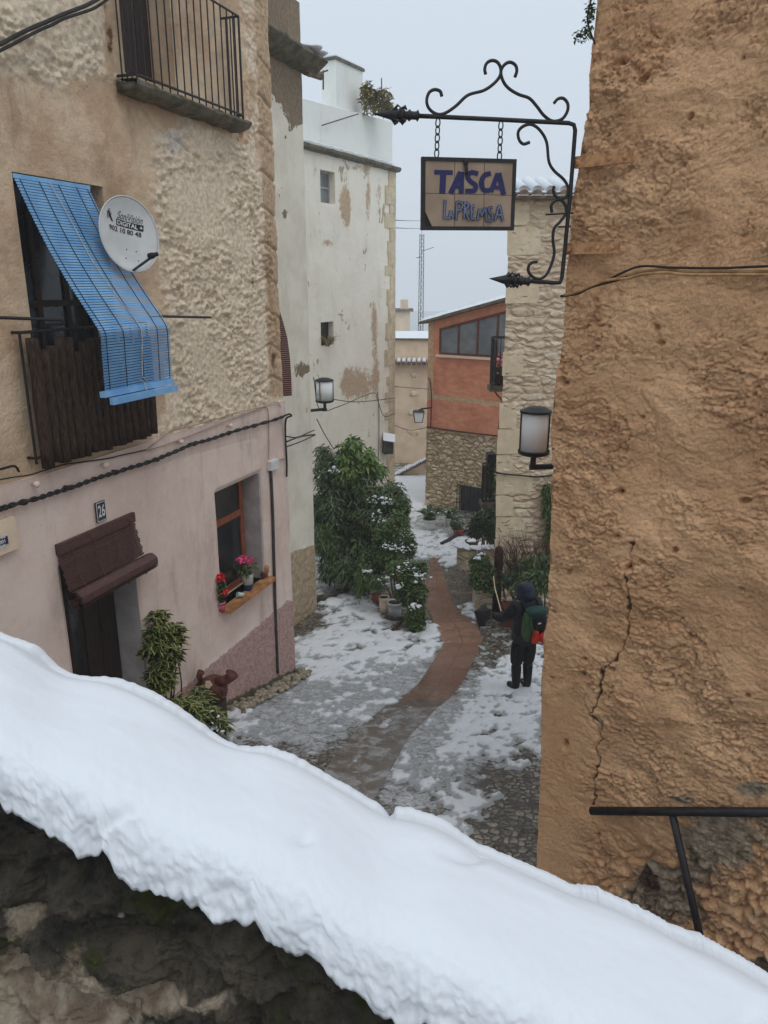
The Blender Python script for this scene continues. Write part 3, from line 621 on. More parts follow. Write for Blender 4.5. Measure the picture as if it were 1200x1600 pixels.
# ---------------------------------------------------------------- orange house C
hC = empty('orange_house', FC.W(1.2, -6.9, -1), 'orange and rough stone house with snowy sloping roof at the end of the street', 'house')
zs_ = FC.px(668, 670)[1]; roofL = FC.px(670, 503)[1]; sR, roofR = FC.px(790, 470)
def topC(S): return roofL+(roofR-roofL)*S/sR
cw = [FC.px(689, 540)[0], FC.px(789, 540)[0]+.4]; cz = [FC.px(735, 556)[1], FC.px(735, 500)[1]]
gw = (FC.px(716, 785)[0], FC.px(752, 785)[0], FC.px(735, 814)[1], FC.px(735, 760)[1])
def dC(S, Z, px, py): return .02*fbm(S*5, Z*7, 5, 7)+.02*ridge(S*3, Z*8, 3, 5)*.4
zw0, zw1 = cz[0], FC.px(735, 503)[1]
def mC(S, Z, px, py): return {'dark': softpoly(px, py, [(676,616),(785,628),(785,636),(676,624)], 2)*.9+.9*softpoly(px, py, [(664,500),(677,500),(677,625),(664,625)], 1.5)+.6*blobs(px, py, [(700,640,30,6,.5)])}
wall_panel(FC, 0, 5, zs_, roofL, .03, M['orange'], 'upper_wall', hC, (), .12, dC, mC, back=4, ztop=lambda S: topC(S)-.02)
def dC2(S, Z, px, py):
    w1_, w2_, _ = worley(S*5+fbm(S*4, Z*4, 2), Z*8, 9); return .015+.05*sstep(w2_, 0, .3)-.03+.02*fbm(S*9, Z*9, 3)
wall_panel(FC, 0, 5, -7.3, zs_, .03, M['rubbleC'], 'stone_wall', hC, [gw], .2, dC2, None, back=4)
# big window panes under the sloping roof: three panes with a slanted head
m = MB(); gl = MB(); n3 = 4; o = .05
for k in range(n3+1):
    s = cw[0]+(cw[1]-cw[0])*k/n3; m.wbox(FC, s-.035, s+.035, zw0, float(topC(s))-.28, .01, o)
for k in range(n3):
    a, b = cw[0]+(cw[1]-cw[0])*k/n3+.035, cw[0]+(cw[1]-cw[0])*(k+1)/n3-.035
    q = [(a, zw0, topC(a)-.30), (b, zw0, topC(b)-.30)]
    gl.hexa([FC.W(a, zw0+.06, .02), FC.W(b, zw0+.06, .02), FC.W(b, zw0+.06, .035), FC.W(a, zw0+.06, .035), FC.W(a, topC(a)-.36, .02), FC.W(b, topC(b)-.36, .02), FC.W(b, topC(b)-.36, .035), FC.W(a, topC(a)-.36, .035)])
    m.wbox(FC, a, b, zw0, zw0+.06, .01, o)
    m.hexa([FC.W(a, topC(a)-.36, .01), FC.W(b, topC(b)-.36, .01), FC.W(b, topC(b)-.36, o), FC.W(a, topC(a)-.36, o), FC.W(a, topC(a)-.28, .01), FC.W(b, topC(b)-.28, .01), FC.W(b, topC(b)-.28, o), FC.W(a, topC(a)-.28, o)])
wn = m.build('attic_window', M['brownpot'], hC); gl.build('pane', M['glassgr'], wn)
MB().wbox(FC, cw[0]-.12, cw[1], zw0-.08, zw0-.01, .0, .1).build('window_sill', M['cream'], hC)
def roofslab(F, s0, s1, f, o0, o1, th, dz): 
    q = [(s0, o0), (s1, o0), (s1, o1), (s0, o1)]; return MB().hexa([F.W(a, float(f(a))+dz-th, b) for a, b in q]+[F.W(a, float(f(a))+dz, b) for a, b in q])
roofslab(FC, -.22, 5, topC, -4.2, .22, .07, .06).build('roof', M['concrete'], hC)
sg, kg = np.meshgrid(np.linspace(-.2, 5, 120), np.linspace(0, 1, 12)); xo = -4.2+4.43*(kg); zo = topC(sg)+.07+.12*np.clip(1-kg**40, 0, 1)*(1+.5*fbm(sg*3, kg*3, 3))
grid(FC.O[0]+FC.d[0]*sg+FC.n[0]*xo, FC.O[1]+FC.d[1]*sg+FC.n[1]*xo, zo, 'roof_snow', M['snow'], hC, {})
m = MB().wbox(FC, gw[0], gw[1], gw[2], gw[3], -.18, -.15); m.build('window_glass', M['glass'], hC)
m = MB()
for k in range(9): s = gw[0]+(gw[1]-gw[0])*(k+.0)/8; m.tube([FC.W(s, gw[2]-.05, .1), FC.W(s, gw[3]+.03, .1)], .012, 5)
for z in (gw[2], (gw[2]+gw[3])/2, gw[3]): m.tube([FC.W(gw[0]-.03, z, .02), FC.W(gw[0], z, .1), FC.W(gw[1], z, .1), FC.W(gw[1]+.03, z, .02)], .012, 5)
m.build('window_grille', M['ironblk'], hC)
# ---------------------------------------------------------------- stone house D
hD = empty('stone_house', FD.W(1, -6.3, -1), 'pale rubble stone house with snowy tile eaves behind the right lamp', 'house')
zD = FD.px(850, 312)[1]
def maskD(S, Z, px, py): return {}
def dD(S, Z, px, py):
    w1_, w2_, _ = worley(S*2.6+.5*fbm(S*3, Z*3, 2), Z*6.5, 9); return .02+.03*sstep(w2_, 0, .35)-.02+.022*fbm(S*7, Z*13, 5)
def eD(Z): return np.interp(Z, [FD.px(780, y)[1] for y in (1000, 800, 700, 600, 470, 290)], [FD.px(x, y)[0] for x, y in ((771,1000),(776,800),(778,700),(786,600),(791,470),(798,290))])
wall_panel(FD, 0, 3.2, -6.8, zD, .022, M['rubbleD'], 'wall', hD, (), .1, dD, None, back=1.2, edge=eD, skew=.3)
rq = random.Random(9); z = zD-.02; m = MB(); k = 0
while z > -6.7:
    h = rq.uniform(.34, .52); w = (.62 if k % 2 else .36)+rq.uniform(-.06, .08); e = float(eD(z-h/2))
    if rq.random() < .62: m = MB().prism([FD.W(e-.02+rq.uniform(-.01,.01), z-h+.02, .0), FD.W(e+w-.05, z-h+.03, .0), FD.W(e+w, z-h+.1, .0), FD.W(e+w-.02, z-.06, .0), FD.W(e+w-.1, z-.02, .0), FD.W(e-.02+rq.uniform(-.01,.01), z-.01, .0)], Vector((0, -.028-rq.uniform(0, .012), 0))); m.build('corner_stone', M['ashlar'], hD)
    z -= h; k += 1
m = MB(); ms = MB(); n = 13
for k in range(n):
    s = -.05+k*.235
    for r, mm, dz, y0, lw in ((.085, m, 0, .28, 1), (.10, ms, .06, .22, 1)):
        prof = [(math.cos(a)*r*lw, math.sin(a)*r) for a in np.linspace(0, PI, 9)]
        b = len(mm.v)
        for yy in (y0, -.9):
            for (a, c) in prof: mm.v.append(tuple(FD.W(s+a, zD+.05+dz+c+(y0-yy)*.25, yy)))
        mm.f.append(tuple(b+i for i in range(9)))
        for i in range(8): mm.f.append((b+i, b+i+1, b+9+i+1, b+9+i))
m.build('roof_tiles', M['tile'], hD); 
for k in range(n-1): ms.blob(FD.W(-.05+(k+.5)*.235, zD+.1, .12), (.08, .14, .035), k, 6, .2)
ms.build('roof_snow', M['snow'], hD, True)
MB().wbox(FD, -.1, 3.1, zD, zD+.05, -.9, .22).build('eaves', M['tile'], hD)
# ---------------------------------------------------------------- far house E
hE = empty('beige_house', FE.W(1, -7, -1), 'faded beige house with snow-dotted tile course at the far end of the alley', 'house')
ze = FE.px(640, 531)[1]; zt_ = FE.px(640, 563)[1]
wall_panel(FE, -3, 4, -7.5, ze, .12, M['cream'], 'wall', hE, (), .1, lambda S, Z, px, py: .03*fbm(S, Z, 3), None, back=4)
m = MB().wbox(FE, -3, 4, ze, ze+.06, -4, .08); m.build('roof_edge', M['concrete'], hE)
sg, kg = np.meshgrid(np.linspace(-3, 4, 60), np.linspace(0, 1, 8)); xo = -4+4.06*kg; zo = ze+.065+.035*np.clip(1-kg**10, 0, 1)*(1+.6*fbm(sg*2, kg, 3))
grid(FE.O[0]+FE.d[0]*sg+FE.n[0]*xo, FE.O[1]+FE.d[1]*sg+FE.n[1]*xo, zo, 'roof_snow', M['snow'], hE, {})
m = MB(); ms = MB(); s = -1.2
while s < 2.2:
    for mm, r, dz in ((m, .09, 0), (ms, .075, .06)): mm.tube([FE.W(s, zt_+dz+.0, .02), FE.W(s, zt_-.1+dz, .3)], r, 6)
    s += .2
m.build('tile_course', M['tile'], hE); ms.build('tile_snow', M['snow'], hE, True)
m = MB(); rq = random.Random(3)
for k in range(9):
    if 3 < k < 6: continue
    s, z = FE.px(649, 585+k*30); MB().blob(FE.W(s+rq.uniform(-.05, .05), z, 0), (rq.uniform(.12, .22), .03, rq.uniform(.1, .18)), k, 6, .6).build('exposed_stone', M['ashlar'], hE, True)
# ramp wall at its foot
m = MB(); A_, B_ = pt(610, 752, 28.5), pt(672, 722, 28.5); tw = empty('ramp_wall', (A_.x, 28.5, A_.z-.5), 'low tile-topped ramp wall with snow in front of the far beige house', 'wall')
P = [pt(x, y, 28.5) for x, y in ((600,752),(625,742),(640,734),(655,726),(680,714))]
m.prism([P[0]+Vector((0, 0, -1.2))]+P+[P[-1]+Vector((0, 0, -2))], (0, .4, 0)); m.build('wall', M['cream'], tw)
ms = MB(); m = MB()
for k in range(22):
    x = 612+k*3; y = np.interp(x, [600, 625, 640, 655, 680], [752, 742, 734, 726, 714]); q = pt(x, float(y)-2, 28.45)
    m.blob(q, (.06, .2, .07), k, 5, .3); ms.blob(q+Vector((.01, .0, .07)), (.05, .2, .04), k+50, 5, .4)
m.build('coping_tile', M['tile'], tw, True); ms.build('coping_snow', M['snow'], tw, True)
# far chimney tower and the lattice mast
ft = empty('roof_turret', pt(630, 530, 55), 'hazy turret with a small cap far beyond the alley', 'tower')
def far_box(m, x0, x1, y0, y1, Y, dp): a, b = pt(x0, y1, Y), pt(x1, y0, Y); return m.hexa([(a.x, Y, a.z), (b.x, Y, a.z), (b.x, Y+dp, a.z), (a.x, Y+dp, a.z), (a.x, Y, b.z), (b.x, Y, b.z), (b.x, Y+dp, b.z), (a.x, Y+dp, b.z)])
far_box(MB(), 612, 641, 486, 640, 55, 2).build('wall', M['cream'], ft); m = far_box(MB(), 611, 646, 483, 487, 54.8, 2.4); m.build('cap', M['tile'], ft)
far_box(MB(), 626, 638, 468, 483, 55.3, .8).build('chimney', M['cream'], ft)
ms_ = empty('lattice_mast', pt(658, 530, 80), 'tall thin lattice radio mast rising out of the haze below the hanging sign', 'mast')
m = MB(); zb, zt2 = pt(658, 640, 80).z, pt(658, 366, 80).z; cx = pt(658, 450, 80).x; H = zt2-zb
for a, b in ((-.28, -.25), (.28, -.25), (0, .3)): m.tube([(cx+a, 80+b, zb), (cx+a*.7, 80+b*.7, zt2)], .035, 4)
n = 26
for k in range(n):
    f0, f1 = k/n, (k+1)/n; m.tube([(cx-.28*(1-.3*f0), 79.8, zb+H*f0), (cx+.28*(1-.3*f1), 79.8, zb+H*f1)], .022, 4); m.tube([(cx+.28*(1-.3*f0), 79.8, zb+H*f0), (cx-.28*(1-.3*f1), 79.8, zb+H*f1)], .022, 4)
m.tube([(cx, 80, zt2), (cx, 80, zt2+.6)], .02, 4); m.build('lattice', M['pipe'], ms_)
m = MB().tube([(cx, 80, zt2-1.6), (cx+1.2, 80, zt2-1.2)], .03, 4).tube([(cx, 80, zt2-2.1), (cx-.5, 80, zt2-2.2)], .04, 4); m.build('antenna', M['pipe'], ms_)
# ---------------------------------------------------------------- ochre house F
hF = empty('ochre_house', FF.W(1, -4.7, -1), 'rough ochre rendered house wall filling the right side', 'house')
EP = [(930,-80),(930,0),(925,100),(918,190),(905,250),(903,270),(897,330),(885,440),(880,520),(872,600),(863,650),(862,700),(864,800),(859,850),(856,960),(850,1000),(846,1060),(845,1200),(838,1360),(836,1400)]
EZ = [FF.px(*p)[1] for p in EP][::-1]; ES = [FF.px(*p)[0] for p in EP][::-1]
def eF(Z): return np.interp(Z, EZ, ES)+.006*vnoise(Z*14, Z*0+3.3, 4)+.012*vnoise(Z*4.5, Z*0+1.3, 6)
cracks = [[(1022,505),(1036,560),(1038,590),(1000,598),(998,612),(1020,640),(1026,690),(1030,740),(1030,830),(1040,855)], [(990,845),(984,890),(982,960),(980,1000),(968,1020),(945,1050),(940,1085),(922,1115),(940,1130),(932,1190),(925,1260)], [(1020,500),(1012,470)], [(925,1060),(915,1085),(922,1110),(935,1140),(928,1200)], [(922,1262),(932,1295),(942,1320)], [(1175,640),(1150,668),(1110,672)], [(1010,1060),(1022,1030)]]
def relF(S, Z, px, py):
    wx = S+.12*fbm(S*1.5, Z*1.5, 3, 21); wz = Z+.12*fbm(S*1.5, Z*1.5, 3, 22)
    rgh = .26+.85*sstep(fbm(wx*1.3, wz*1.6, 4, 23)+.03, -.12, .22)
    d = .06*fbm(wx*1.4, wz*1.8, 3, 24)
    flow = fbm(wx*4, wz*7, 5, 25, .6); d += .022*flow*(.3+rgh*.8)
    cz_ = np.abs(fbm(wx*3.2, wz*6.5, 4, 26)); d -= .024*np.exp(-(cz_/.028)**2)*rgh          # creases
    cz2 = np.abs(fbm(wx*7+.5, wz*12, 3, 28)); d -= .012*np.exp(-(cz2/.04)**2)*rgh
    t1 = fbm(wx*3.6+.2*flow, wz*6.5, 6, 44, .64); d += .072*(terrace(t1, 5, .11)-t1*.65)*(.15+rgh*.95)
    t2 = fbm(wx*11, wz*15, 5, 45, .66); d += .017*(terrace(t2, 5, .22)-t2*.5)*(.05+rgh)
    d += .008*fbm(wx*28, wz*34, 3, 27, .7)*(.2+rgh); pk = fbm(S*19, Z*22, 3, 48, .6); d -= .03*sstep(pk, .38, .55)*rgh*sstep(fbm(S*2, Z*2, 3, 49), .0, .2)
    pit = fbm(S*7, Z*7, 2, 40); d -= .06*sstep(pit, .60, .70)
    return d, rgh
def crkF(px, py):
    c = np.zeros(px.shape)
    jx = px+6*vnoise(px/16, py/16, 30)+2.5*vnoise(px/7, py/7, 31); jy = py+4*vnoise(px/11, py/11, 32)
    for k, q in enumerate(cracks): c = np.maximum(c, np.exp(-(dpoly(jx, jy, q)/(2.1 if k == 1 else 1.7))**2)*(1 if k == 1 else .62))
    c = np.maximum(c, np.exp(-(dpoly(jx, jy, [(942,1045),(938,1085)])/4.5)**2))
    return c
holesF = [(984,886,6,5),(884,1163,4,8),(964,838,8,4),(912,1054,8,6),(966,770,8,7),(1033,536,6,4),(884,598,8,6),(1162,90,3,3),(970,97,14,6)]
def dispF(S, Z, px, py):
    d, rgh = relF(S, Z, px, py); sm = softpoly(px, py, [(830,1100),(905,1090),(912,1200),(905,1300),(930,1420),(830,1420)], 14)
    d = d*(1-.8*sm); d -= .022*crkF(px, py); d -= .06*np.clip(blobs(px, py, [(a, b, c*.8, e*.8, 1) for a, b, c, e in holesF]), 0, 1)
    low = sstep(py, 1270, 1400)*softpoly(px, py, [(905,1260),(1400,1260),(1400,1900),(905,1900)], 20)
    w1_, w2_, _ = worley(S*5+.9*fbm(S*4, Z*4, 3, 33), Z*7+.9*fbm(S*4, Z*4, 3, 34), 31); d = d+low*(.05*sstep(w2_, 0, .45)-.04+.05*fbm(S*9, Z*12, 4, 35, .62))
    return np.clip(d, -.16, .14)
def maskF(S, Z, px, py):
    bare = .9*blobs(px, py, [(1130,1310,110,70,.9),(1000,1400,60,40,.6),(1180,1230,30,15,.7),(1060,1245,20,8,.6),(950,1330,14,20,.5),(940,1130,8,10,.9),(1060,1420,60,60,.55),(1180,1450,60,50,.5),(1020,1360,30,18,.3)])
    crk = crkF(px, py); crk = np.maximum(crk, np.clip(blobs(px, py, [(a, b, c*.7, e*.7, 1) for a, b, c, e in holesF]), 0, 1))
    return {'bare': bare, 'crack_shade': crk, 'patch': softpoly(px, py, [(993,1378),(1006,1355),(1022,1360),(1034,1382),(1030,1395),(1010,1394)], 1.5)}
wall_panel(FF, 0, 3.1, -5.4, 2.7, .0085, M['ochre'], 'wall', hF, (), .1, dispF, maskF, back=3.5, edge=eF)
# ---------------------------------------------------------------- steps rising along the ochre wall
st = empty('stone_stairs', FF.W(1.0, -4.8, .5), 'stone steps rising along the foot of the ochre wall', 'stairs')
m = MB()
for k in range(9):
    s = .45+k*.33; m.wbox(FF, s, s+.33, -5.6, -5.12+k*.175, .02, 1.0)
m.build('steps', M['mossy'], st)
# ---------------------------------------------------------------- parapet and its snow
TOP = [(-260,905),(-120,950),(-60,968),(0,993),(50,1010),(85,1045),(115,1058),(180,1062),(230,1080),(280,1110),(340,1155),(370,1170),(420,1170),(460,1185),(530,1225),(590,1260),(600,1270),(609,1281),(616,1276),(617,1266),(640,1267),(690,1283),(745,1322),(840,1362),(900,1390),(935,1392),(1000,1422),(1060,1455),(1100,1468),(1160,1500),(1200,1525),(1320,1590),(1500,1690)]
BOT = [(-260,1140),(-60,1215),(0,1250),(40,1275),(70,1300),(108,1320),(130,1340),(160,1326),(180,1352),(210,1382),(250,1402),(290,1412),(325,1432),(350,1442),(400,1438),(415,1470),(460,1500),(500,1500),(535,1540),(570,1560),(600,1592),(660,1602),(750,1650),(900,1730),(1200,1900),(1500,2080)]
FN = Frame((-.62, 1.05), (1, -.24)); FR = Frame((-.90, 1.62), (1, -.24))
pxs = np.arange(-260, 1500, 2.2); ty = np.interp(pxs, [p[0] for p in TOP], [p[1] for p in TOP]); by = np.interp(pxs, [p[0] for p in BOT], [p[1] for p in BOT])
ty = ty+1.5*vnoise(pxs/9, pxs*0, 50)+2.0*vnoise(pxs/3.5, pxs*0, 51)*sstep(pxs, 820, 900)
jag = 14*np.abs(vnoise(pxs/34, pxs*0, 52))-4+1.2*vnoise(pxs/7, pxs*0, 53)+9*np.maximum(vnoise(pxs/22, pxs*0, 54), 0)+3*vnoise(pxs/13, pxs*0, 56); by0 = by+4; by = by+jag
NT_ = 110; T = np.linspace(0, 1, NT_)**1.45
far_ = np.array([tuple(FR.P(a, b)) for a, b in zip(pxs, ty)]); near = np.array([tuple(FN.P(a, b)) for a, b in zip(pxs, by)]); by1 = np.convolve(np.pad(by0, 50, 'edge'), np.hanning(101)/np.hanning(101).sum(), 'valid'); near0 = np.array([tuple(FN.P(a, b)) for a, b in zip(pxs, by1)])
ty1 = np.convolve(np.pad(ty, 30, 'edge'), np.hanning(61)/np.hanning(61).sum(), 'valid'); far0 = np.array([tuple(FR.P(a, b)) for a, b in zip(pxs, ty1)])
n_ = len(pxs); SX = np.zeros((NT_+14, n_)); SY = SX.copy(); SZ = SX.copy(); ratio = far_[:, 2]/far_[:, 1]
for k, t_ in enumerate(T):
    wn = math.exp(-(t_/.07)**1.5); wf = math.exp(-((1-t_)/.22)**1.5)
    P = (far0*(1-wf)+far_*wf)*t_+(near0*(1-wn)+near*wn)*(1-t_)     # t=0 near, 1 far
    top = .13*(1-(1-np.minimum(t_/.45, 1))**3.2)**(1/1.6)*(1-sstep(t_, .55, 1.0))
    z = P[:, 2]+top; lim = (ratio*wf+far0[:, 2]/far0[:, 1]*(1-wf))*P[:, 1]-.012*(1-t_)
    z = -np.log(np.exp(-z*220)+np.exp(-lim*220))/220 if t_ < .999 else far_[:, 2]
    bul = -.03*math.sin(PI*min(t_/.35, 1))
    SX[k+6] = P[:, 0]; SY[k+6] = P[:, 1]+bul; SZ[k+6] = z
for k in range(6):   # underside
    f = (6-k)/6; SX[k] = near[:, 0]; SY[k] = near[:, 1]+.10*f; SZ[k] = near[:, 2]+.02*f+.01*math.sin(f*3)
for k in range(8):
    f = (k+1)/8; SX[NT_+6+k] = far_[:, 0]; SY[NT_+6+k] = far_[:, 1]+.10*math.sin(f*PI/2); SZ[NT_+6+k] = far_[:, 2]-.28*(1-math.cos(f*PI/2))
ssx, ssy = project(SX, SY, SZ); tt = np.concatenate([np.zeros(6), T, np.ones(8)])[:, None]*np.ones((1, n_))
edge_ = np.exp(-tt/.12); arc = np.concatenate([np.zeros((1, n_)), np.cumsum(np.sqrt(np.diff(SY, axis=0)**2+np.diff(SZ, axis=0)**2), axis=0)]); arc = arc-arc[6:7]
rel = .004*fbm(SX*7, SY*7+tt*3, 3, 60)*np.sin(PI*np.clip(tt, 0, 1))+.006*edge_*fbm(SX*26, arc*26, 3, 61)
SZ = SZ+rel*(tt < .97); wk1, _, _ = worley(SX*38+fbm(SX*20, arc*20, 2, 68), arc*38, 66); wk2, _, _ = worley(SX*85, arc*85, 67)
SY = SY-(.009*(.55-wk1)+.005*(.55-wk2)+.016*fbm(SX*14, arc*14, 4, 63))*np.exp(-np.abs(arc)/.10); SZ = SZ+.002*(.5-wk1)*np.exp(-tt/.3)
SZ -= .012*blobs(ssx, ssy, [(475,1310,14,8,1),(735,1338,26,10,1.2),(1165,1590,25,20,1),(700,1330,16,10,.4)])*(tt < .9)
SZ -= .010*np.exp(-(dpoly(ssx, ssy, [(200,1265),(160,1290),(150,1325)])/9)**2)*(tt < .9)
sc_o = grid(SX, SY, SZ, 'parapet_snow', M['snow'], None, {}); tag(sc_o, 'thick smooth snow lying on the parapet across the foreground', 'snow')
sc_o['kind'] = 'stuff'
pw = empty('stone_parapet', (0, 1.2, -4.4), 'dark mossy rubble parapet under the thick foreground snow', 'parapet wall')
FNw = Frame((-.62-.02, 1.05+.065), (1, -.24))
def dispW(S, Z, px, py):
    w1_, w2_, _ = worley(S*4.5+.6*fbm(S*3, Z*3, 3, 2), Z*7+.6*fbm(S*3, Z*3, 3, 3), 12)
    return .035*sstep(w2_, 0, .5)-.04+.035*fbm(S*5, Z*9, 4, 8)+.022*fbm(S*16, Z*24, 5, 9, .62)+.03*terrace(fbm(S*3+Z*1.5, Z*10+S*3, 5, 19, .6), 5, .2)+.012*fbm(S*40, Z*50, 4, 20, .7)+.02*terrace(fbm(S*11, Z*16, 4, 21, .6), 5, .3)
def maskW(S, Z, px, py): return {'pale': blobs(px, py, [(50,1580,190,90,1.25),(20,1450,40,24,.6),(300,1580,160,14,.6),(120,1480,22,16,.4),(190,1430,10,10,.6)])}
def topW(S): return np.interp(S, [-1.2, -.6, 0, .7, 1.4, 2.6], [-.46, -.62, -.78, -1.07, -1.36, -1.85])
s_ = [FNw.px(a, b-40) for a, b in zip(pxs[::20], by[::20])]
def topW(S): return np.interp(S, [q[0] for q in s_], [q[1] for q in s_])
wall_panel(FNw, -1.3, 2.2, -4.6, 0, .0085, M['mossy'], 'wall', pw, (), .12, dispW, maskW, back=.5, ztop=topW) if False else None
SS, KK = np.meshgrid(np.concatenate([np.arange(-1.3, -.3, .02), np.arange(-.3, 1.1, .0032), np.arange(1.1, 2.2, .02)]), np.concatenate([np.linspace(0, .15, 180), np.linspace(.17, 1, 40)]))
tw_ = topW(SS); ZZ = tw_+(-4.7-tw_)*KK**1.0
wx0 = FNw.O[0]+FNw.d[0]*SS; wy0 = FNw.O[1]+FNw.d[1]*SS; ppx, ppy = project(wx0, wy0, ZZ); dd = dispW(SS, ZZ, ppx, ppy)
def exW(b):
    for s in np.arange(-1.25, 2.1, .15):
        z0_, z1_ = float(topW(s))-.03, float(topW(s+.15))-.03
        b.hexa([FNw.W(s, -4.7, -.46), FNw.W(s+.15, -4.7, -.46), FNw.W(s+.15, -4.7, -.14), FNw.W(s, -4.7, -.14), FNw.W(s, z0_-.40, -.40), FNw.W(s+.15, z1_-.40, -.40), FNw.W(s+.15, z1_-.10, -.14), FNw.W(s, z0_-.10, -.14)])
    for s in (0, -1):
        pass
    n = SS.shape[1]; N0 = len(b.v); T0 = [(wx0[0, k]+FNw.n[0]*dd[0, k], wy0[0, k]+FNw.n[1]*dd[0, k], ZZ[0, k]) for k in range(0, n, 4)]
    b.add(T0+[(p[0]-FNw.n[0]*.2, p[1]-FNw.n[1]*.2, p[2]-.08) for p in T0], [(k, k+1, len(T0)+k+1, len(T0)+k) for k in range(len(T0)-1)])
grid(wx0+FNw.n[0]*dd, wy0+FNw.n[1]*dd, ZZ, 'wall', M['mossy'], pw, maskW(SS, ZZ, ppx, ppy), None, True, None, exW)
MB().hexa([(-2.2, -1.2, -1.75), (2.4, -1.2, -1.75), (2.4, .62, -1.75), (-2.2, .9, -1.75), (-2.2, -1.2, -1.6), (2.4, -1.2, -1.6), (2.4, .62, -1.6), (-2.2, .9, -1.6)]).build('landing', M['mossy'], st)
# handrail
hr = empty('handrail', FF.P(1000, 1268, .09), 'black iron handrail on a slanting post at the foot of the ochre wall', 'handrail')
MB().tube([FF.P(924, 1267, .10), FF.P(1060, 1268, .10), FF.P(1300, 1270, .10)], .031, 12).build('rail', M['ironblk'], hr, True)
MB().tube([FF.P(1051, 1274, .10), FF.P(1092, 1455, .10), FF.P(1104, 1500, .10)], .027, 12).build('post', M['ironblk'], hr, True)
# ================================================================ text
def text_mesh(s, size=1., bold=0., shear=0.):
    cu = bpy.data.curves.new('lettering', 'FONT'); cu.body = s; cu.size = size; cu.align_x = 'CENTER'; cu.align_y = 'CENTER'; cu.offset = bold; cu.shear = shear; cu.resolution_u = 3
    ob = bpy.data.objects.new('lettering', cu); col.objects.link(ob); bpy.context.view_layer.update()
    me = bpy.data.meshes.new_from_object(ob.evaluated_get(bpy.context.evaluated_depsgraph_get()))
    V = [(v.co.x, v.co.y) for v in me.vertices]; F_ = [tuple(p.vertices) for p in me.polygons]
    bpy.data.objects.remove(ob); bpy.data.curves.remove(cu); bpy.data.meshes.remove(me)
    return V, F_
# ================================================================ blue blind
bl = empty('roller_blind', FA.W(-4, .8, .05), 'bright blue slatted blind hanging from the upper window out over the railing', 'blind')
prof = [(-.01, .82), (.03, .70), (.10, .50), (.20, .25), (.32, 0.0), (.44, -.22), (.52, -.355), (.55, -.40), (.56, -.45), (.555, -.6), (.55, -.80), (.545, -.93)]
pc = crom([(a, b, 0) for a, b in prof], 14); L = [0]
for a, b in zip(pc, pc[1:]): L.append(L[-1]+(a-b).length)
def bpos(l, s):
    o = np.interp(l, L, [p.x for p in pc]); z = np.interp(l, L, [p.y for p in pc]); return o, z
sl_, sr_ = -4.545, -3.66; tot = L[-1]; m = MB(); l = 0; k = 0
def sx_(f, l):  # blind swings a bit along the wall
    g_ = min(l/1.25, 1); a = sl_+(-4.39-sl_)*g_; b = sr_+(-3.41-sr_)*g_; return a+(b-a)*f
sag = lambda f, l: -.02*math.sin(PI*f)*min(l, 1)
while l < tot-.02:
    h = .0225; o0, z0 = bpos(l, 0); o1, z1 = bpos(l+h, 0); N = 8; b = len(m.v); jj = random.uniform(-.002, .002)
    for i in range(N+1):
        f = i/N; s = sx_(f, l)+jj; w_ = .0015*math.sin(f*9+l*7)
        m.v.append(tuple(FA.W(s, z0-.002, o0+.008+w_))); m.v.append(tuple(FA.W(s, z1+.002, o1+.002+w_)))
        m.v.append(tuple(FA.W(s, z0-.002, o0+.003+w_))); m.v.append(tuple(FA.W(s, z1+.002, o1-.003+w_)))
    for i in range(N):
        c0, c1 = b+4*i, b+4*i+4; m.f += [(c0, c0+1, c1+1, c1), (c0+2, c1+2, c1+3, c0+3), (c0, c1, c1+2, c0+2), (c0+1, c0+3, c1+3, c1+1)]
    l += .0245; k += 1
m.build('slats', M['blue'], bl)
m = MB()
for f in (.06, .3, .55, .80, .96):
    P = []
    for l in np.linspace(.02, tot-.03, 50): o, z = bpos(l, 0); P.append(FA.W(sx_(f, l), z, o+.011))
    m.tube(P, .0035, 4)
m.build('ladder_cords', M['darkstr'], bl)
P = []
for l in np.linspace(.02, tot-.1, 50): o, z = bpos(l, 0); P.append(FA.W(sx_(.42+.12*math.sin(l*.9)+.02*math.sin(l*6), l), z, o+.016))
q = P[-1]; P2 = [q+Vector((.02*math.cos(a), 0, .02*math.sin(a)-.03)) for a in np.linspace(0, 5, 10)]+[q+Vector((.03, 0, -.13)), q+Vector((0, 0, -.2))]
MB().tube(P, .004, 5).tube(P2, .004, 5).build('pull_cord', M['string'], bl)
def rod(F, s0, s1, z, o, r): return MB().tube([F.W(s0, z, o), F.W((s0+s1)/2, z-.01, o), F.W(s1, z, o)], r, 10)
o, z = bpos(tot, 0); roll = MB()
roll.wbox(FA, -4.42, -3.40, z-.03, z+.02, o-.03, o+.02); roll.wbox(FA, -4.35, -3.39, z-.10, z-.04, o+.01, o+.055)
roll.build('bottom_lath', M['blue'], bl)
MB().wbox(FA, -4.55, -3.64, .80, .835, -.12, .0).build('head_box', M['blue'], bl)
def rodth(p0, p1, off, lab):
    a, b = FA.P(*p0, off), FA.P(*p1, off); o = MB().tube([a, b], .013, 8).build('blind_rod', M['ironblk'], None, False, a); tag(o, lab, 'rod', 'rods that hold the blind away from the wall')
rodth((-60, 494), (98, 500), .3, 'black horizontal rod left of the blue blind'); rodth((236, 494), (329, 496), .3, 'black horizontal rod right of the blue blind')
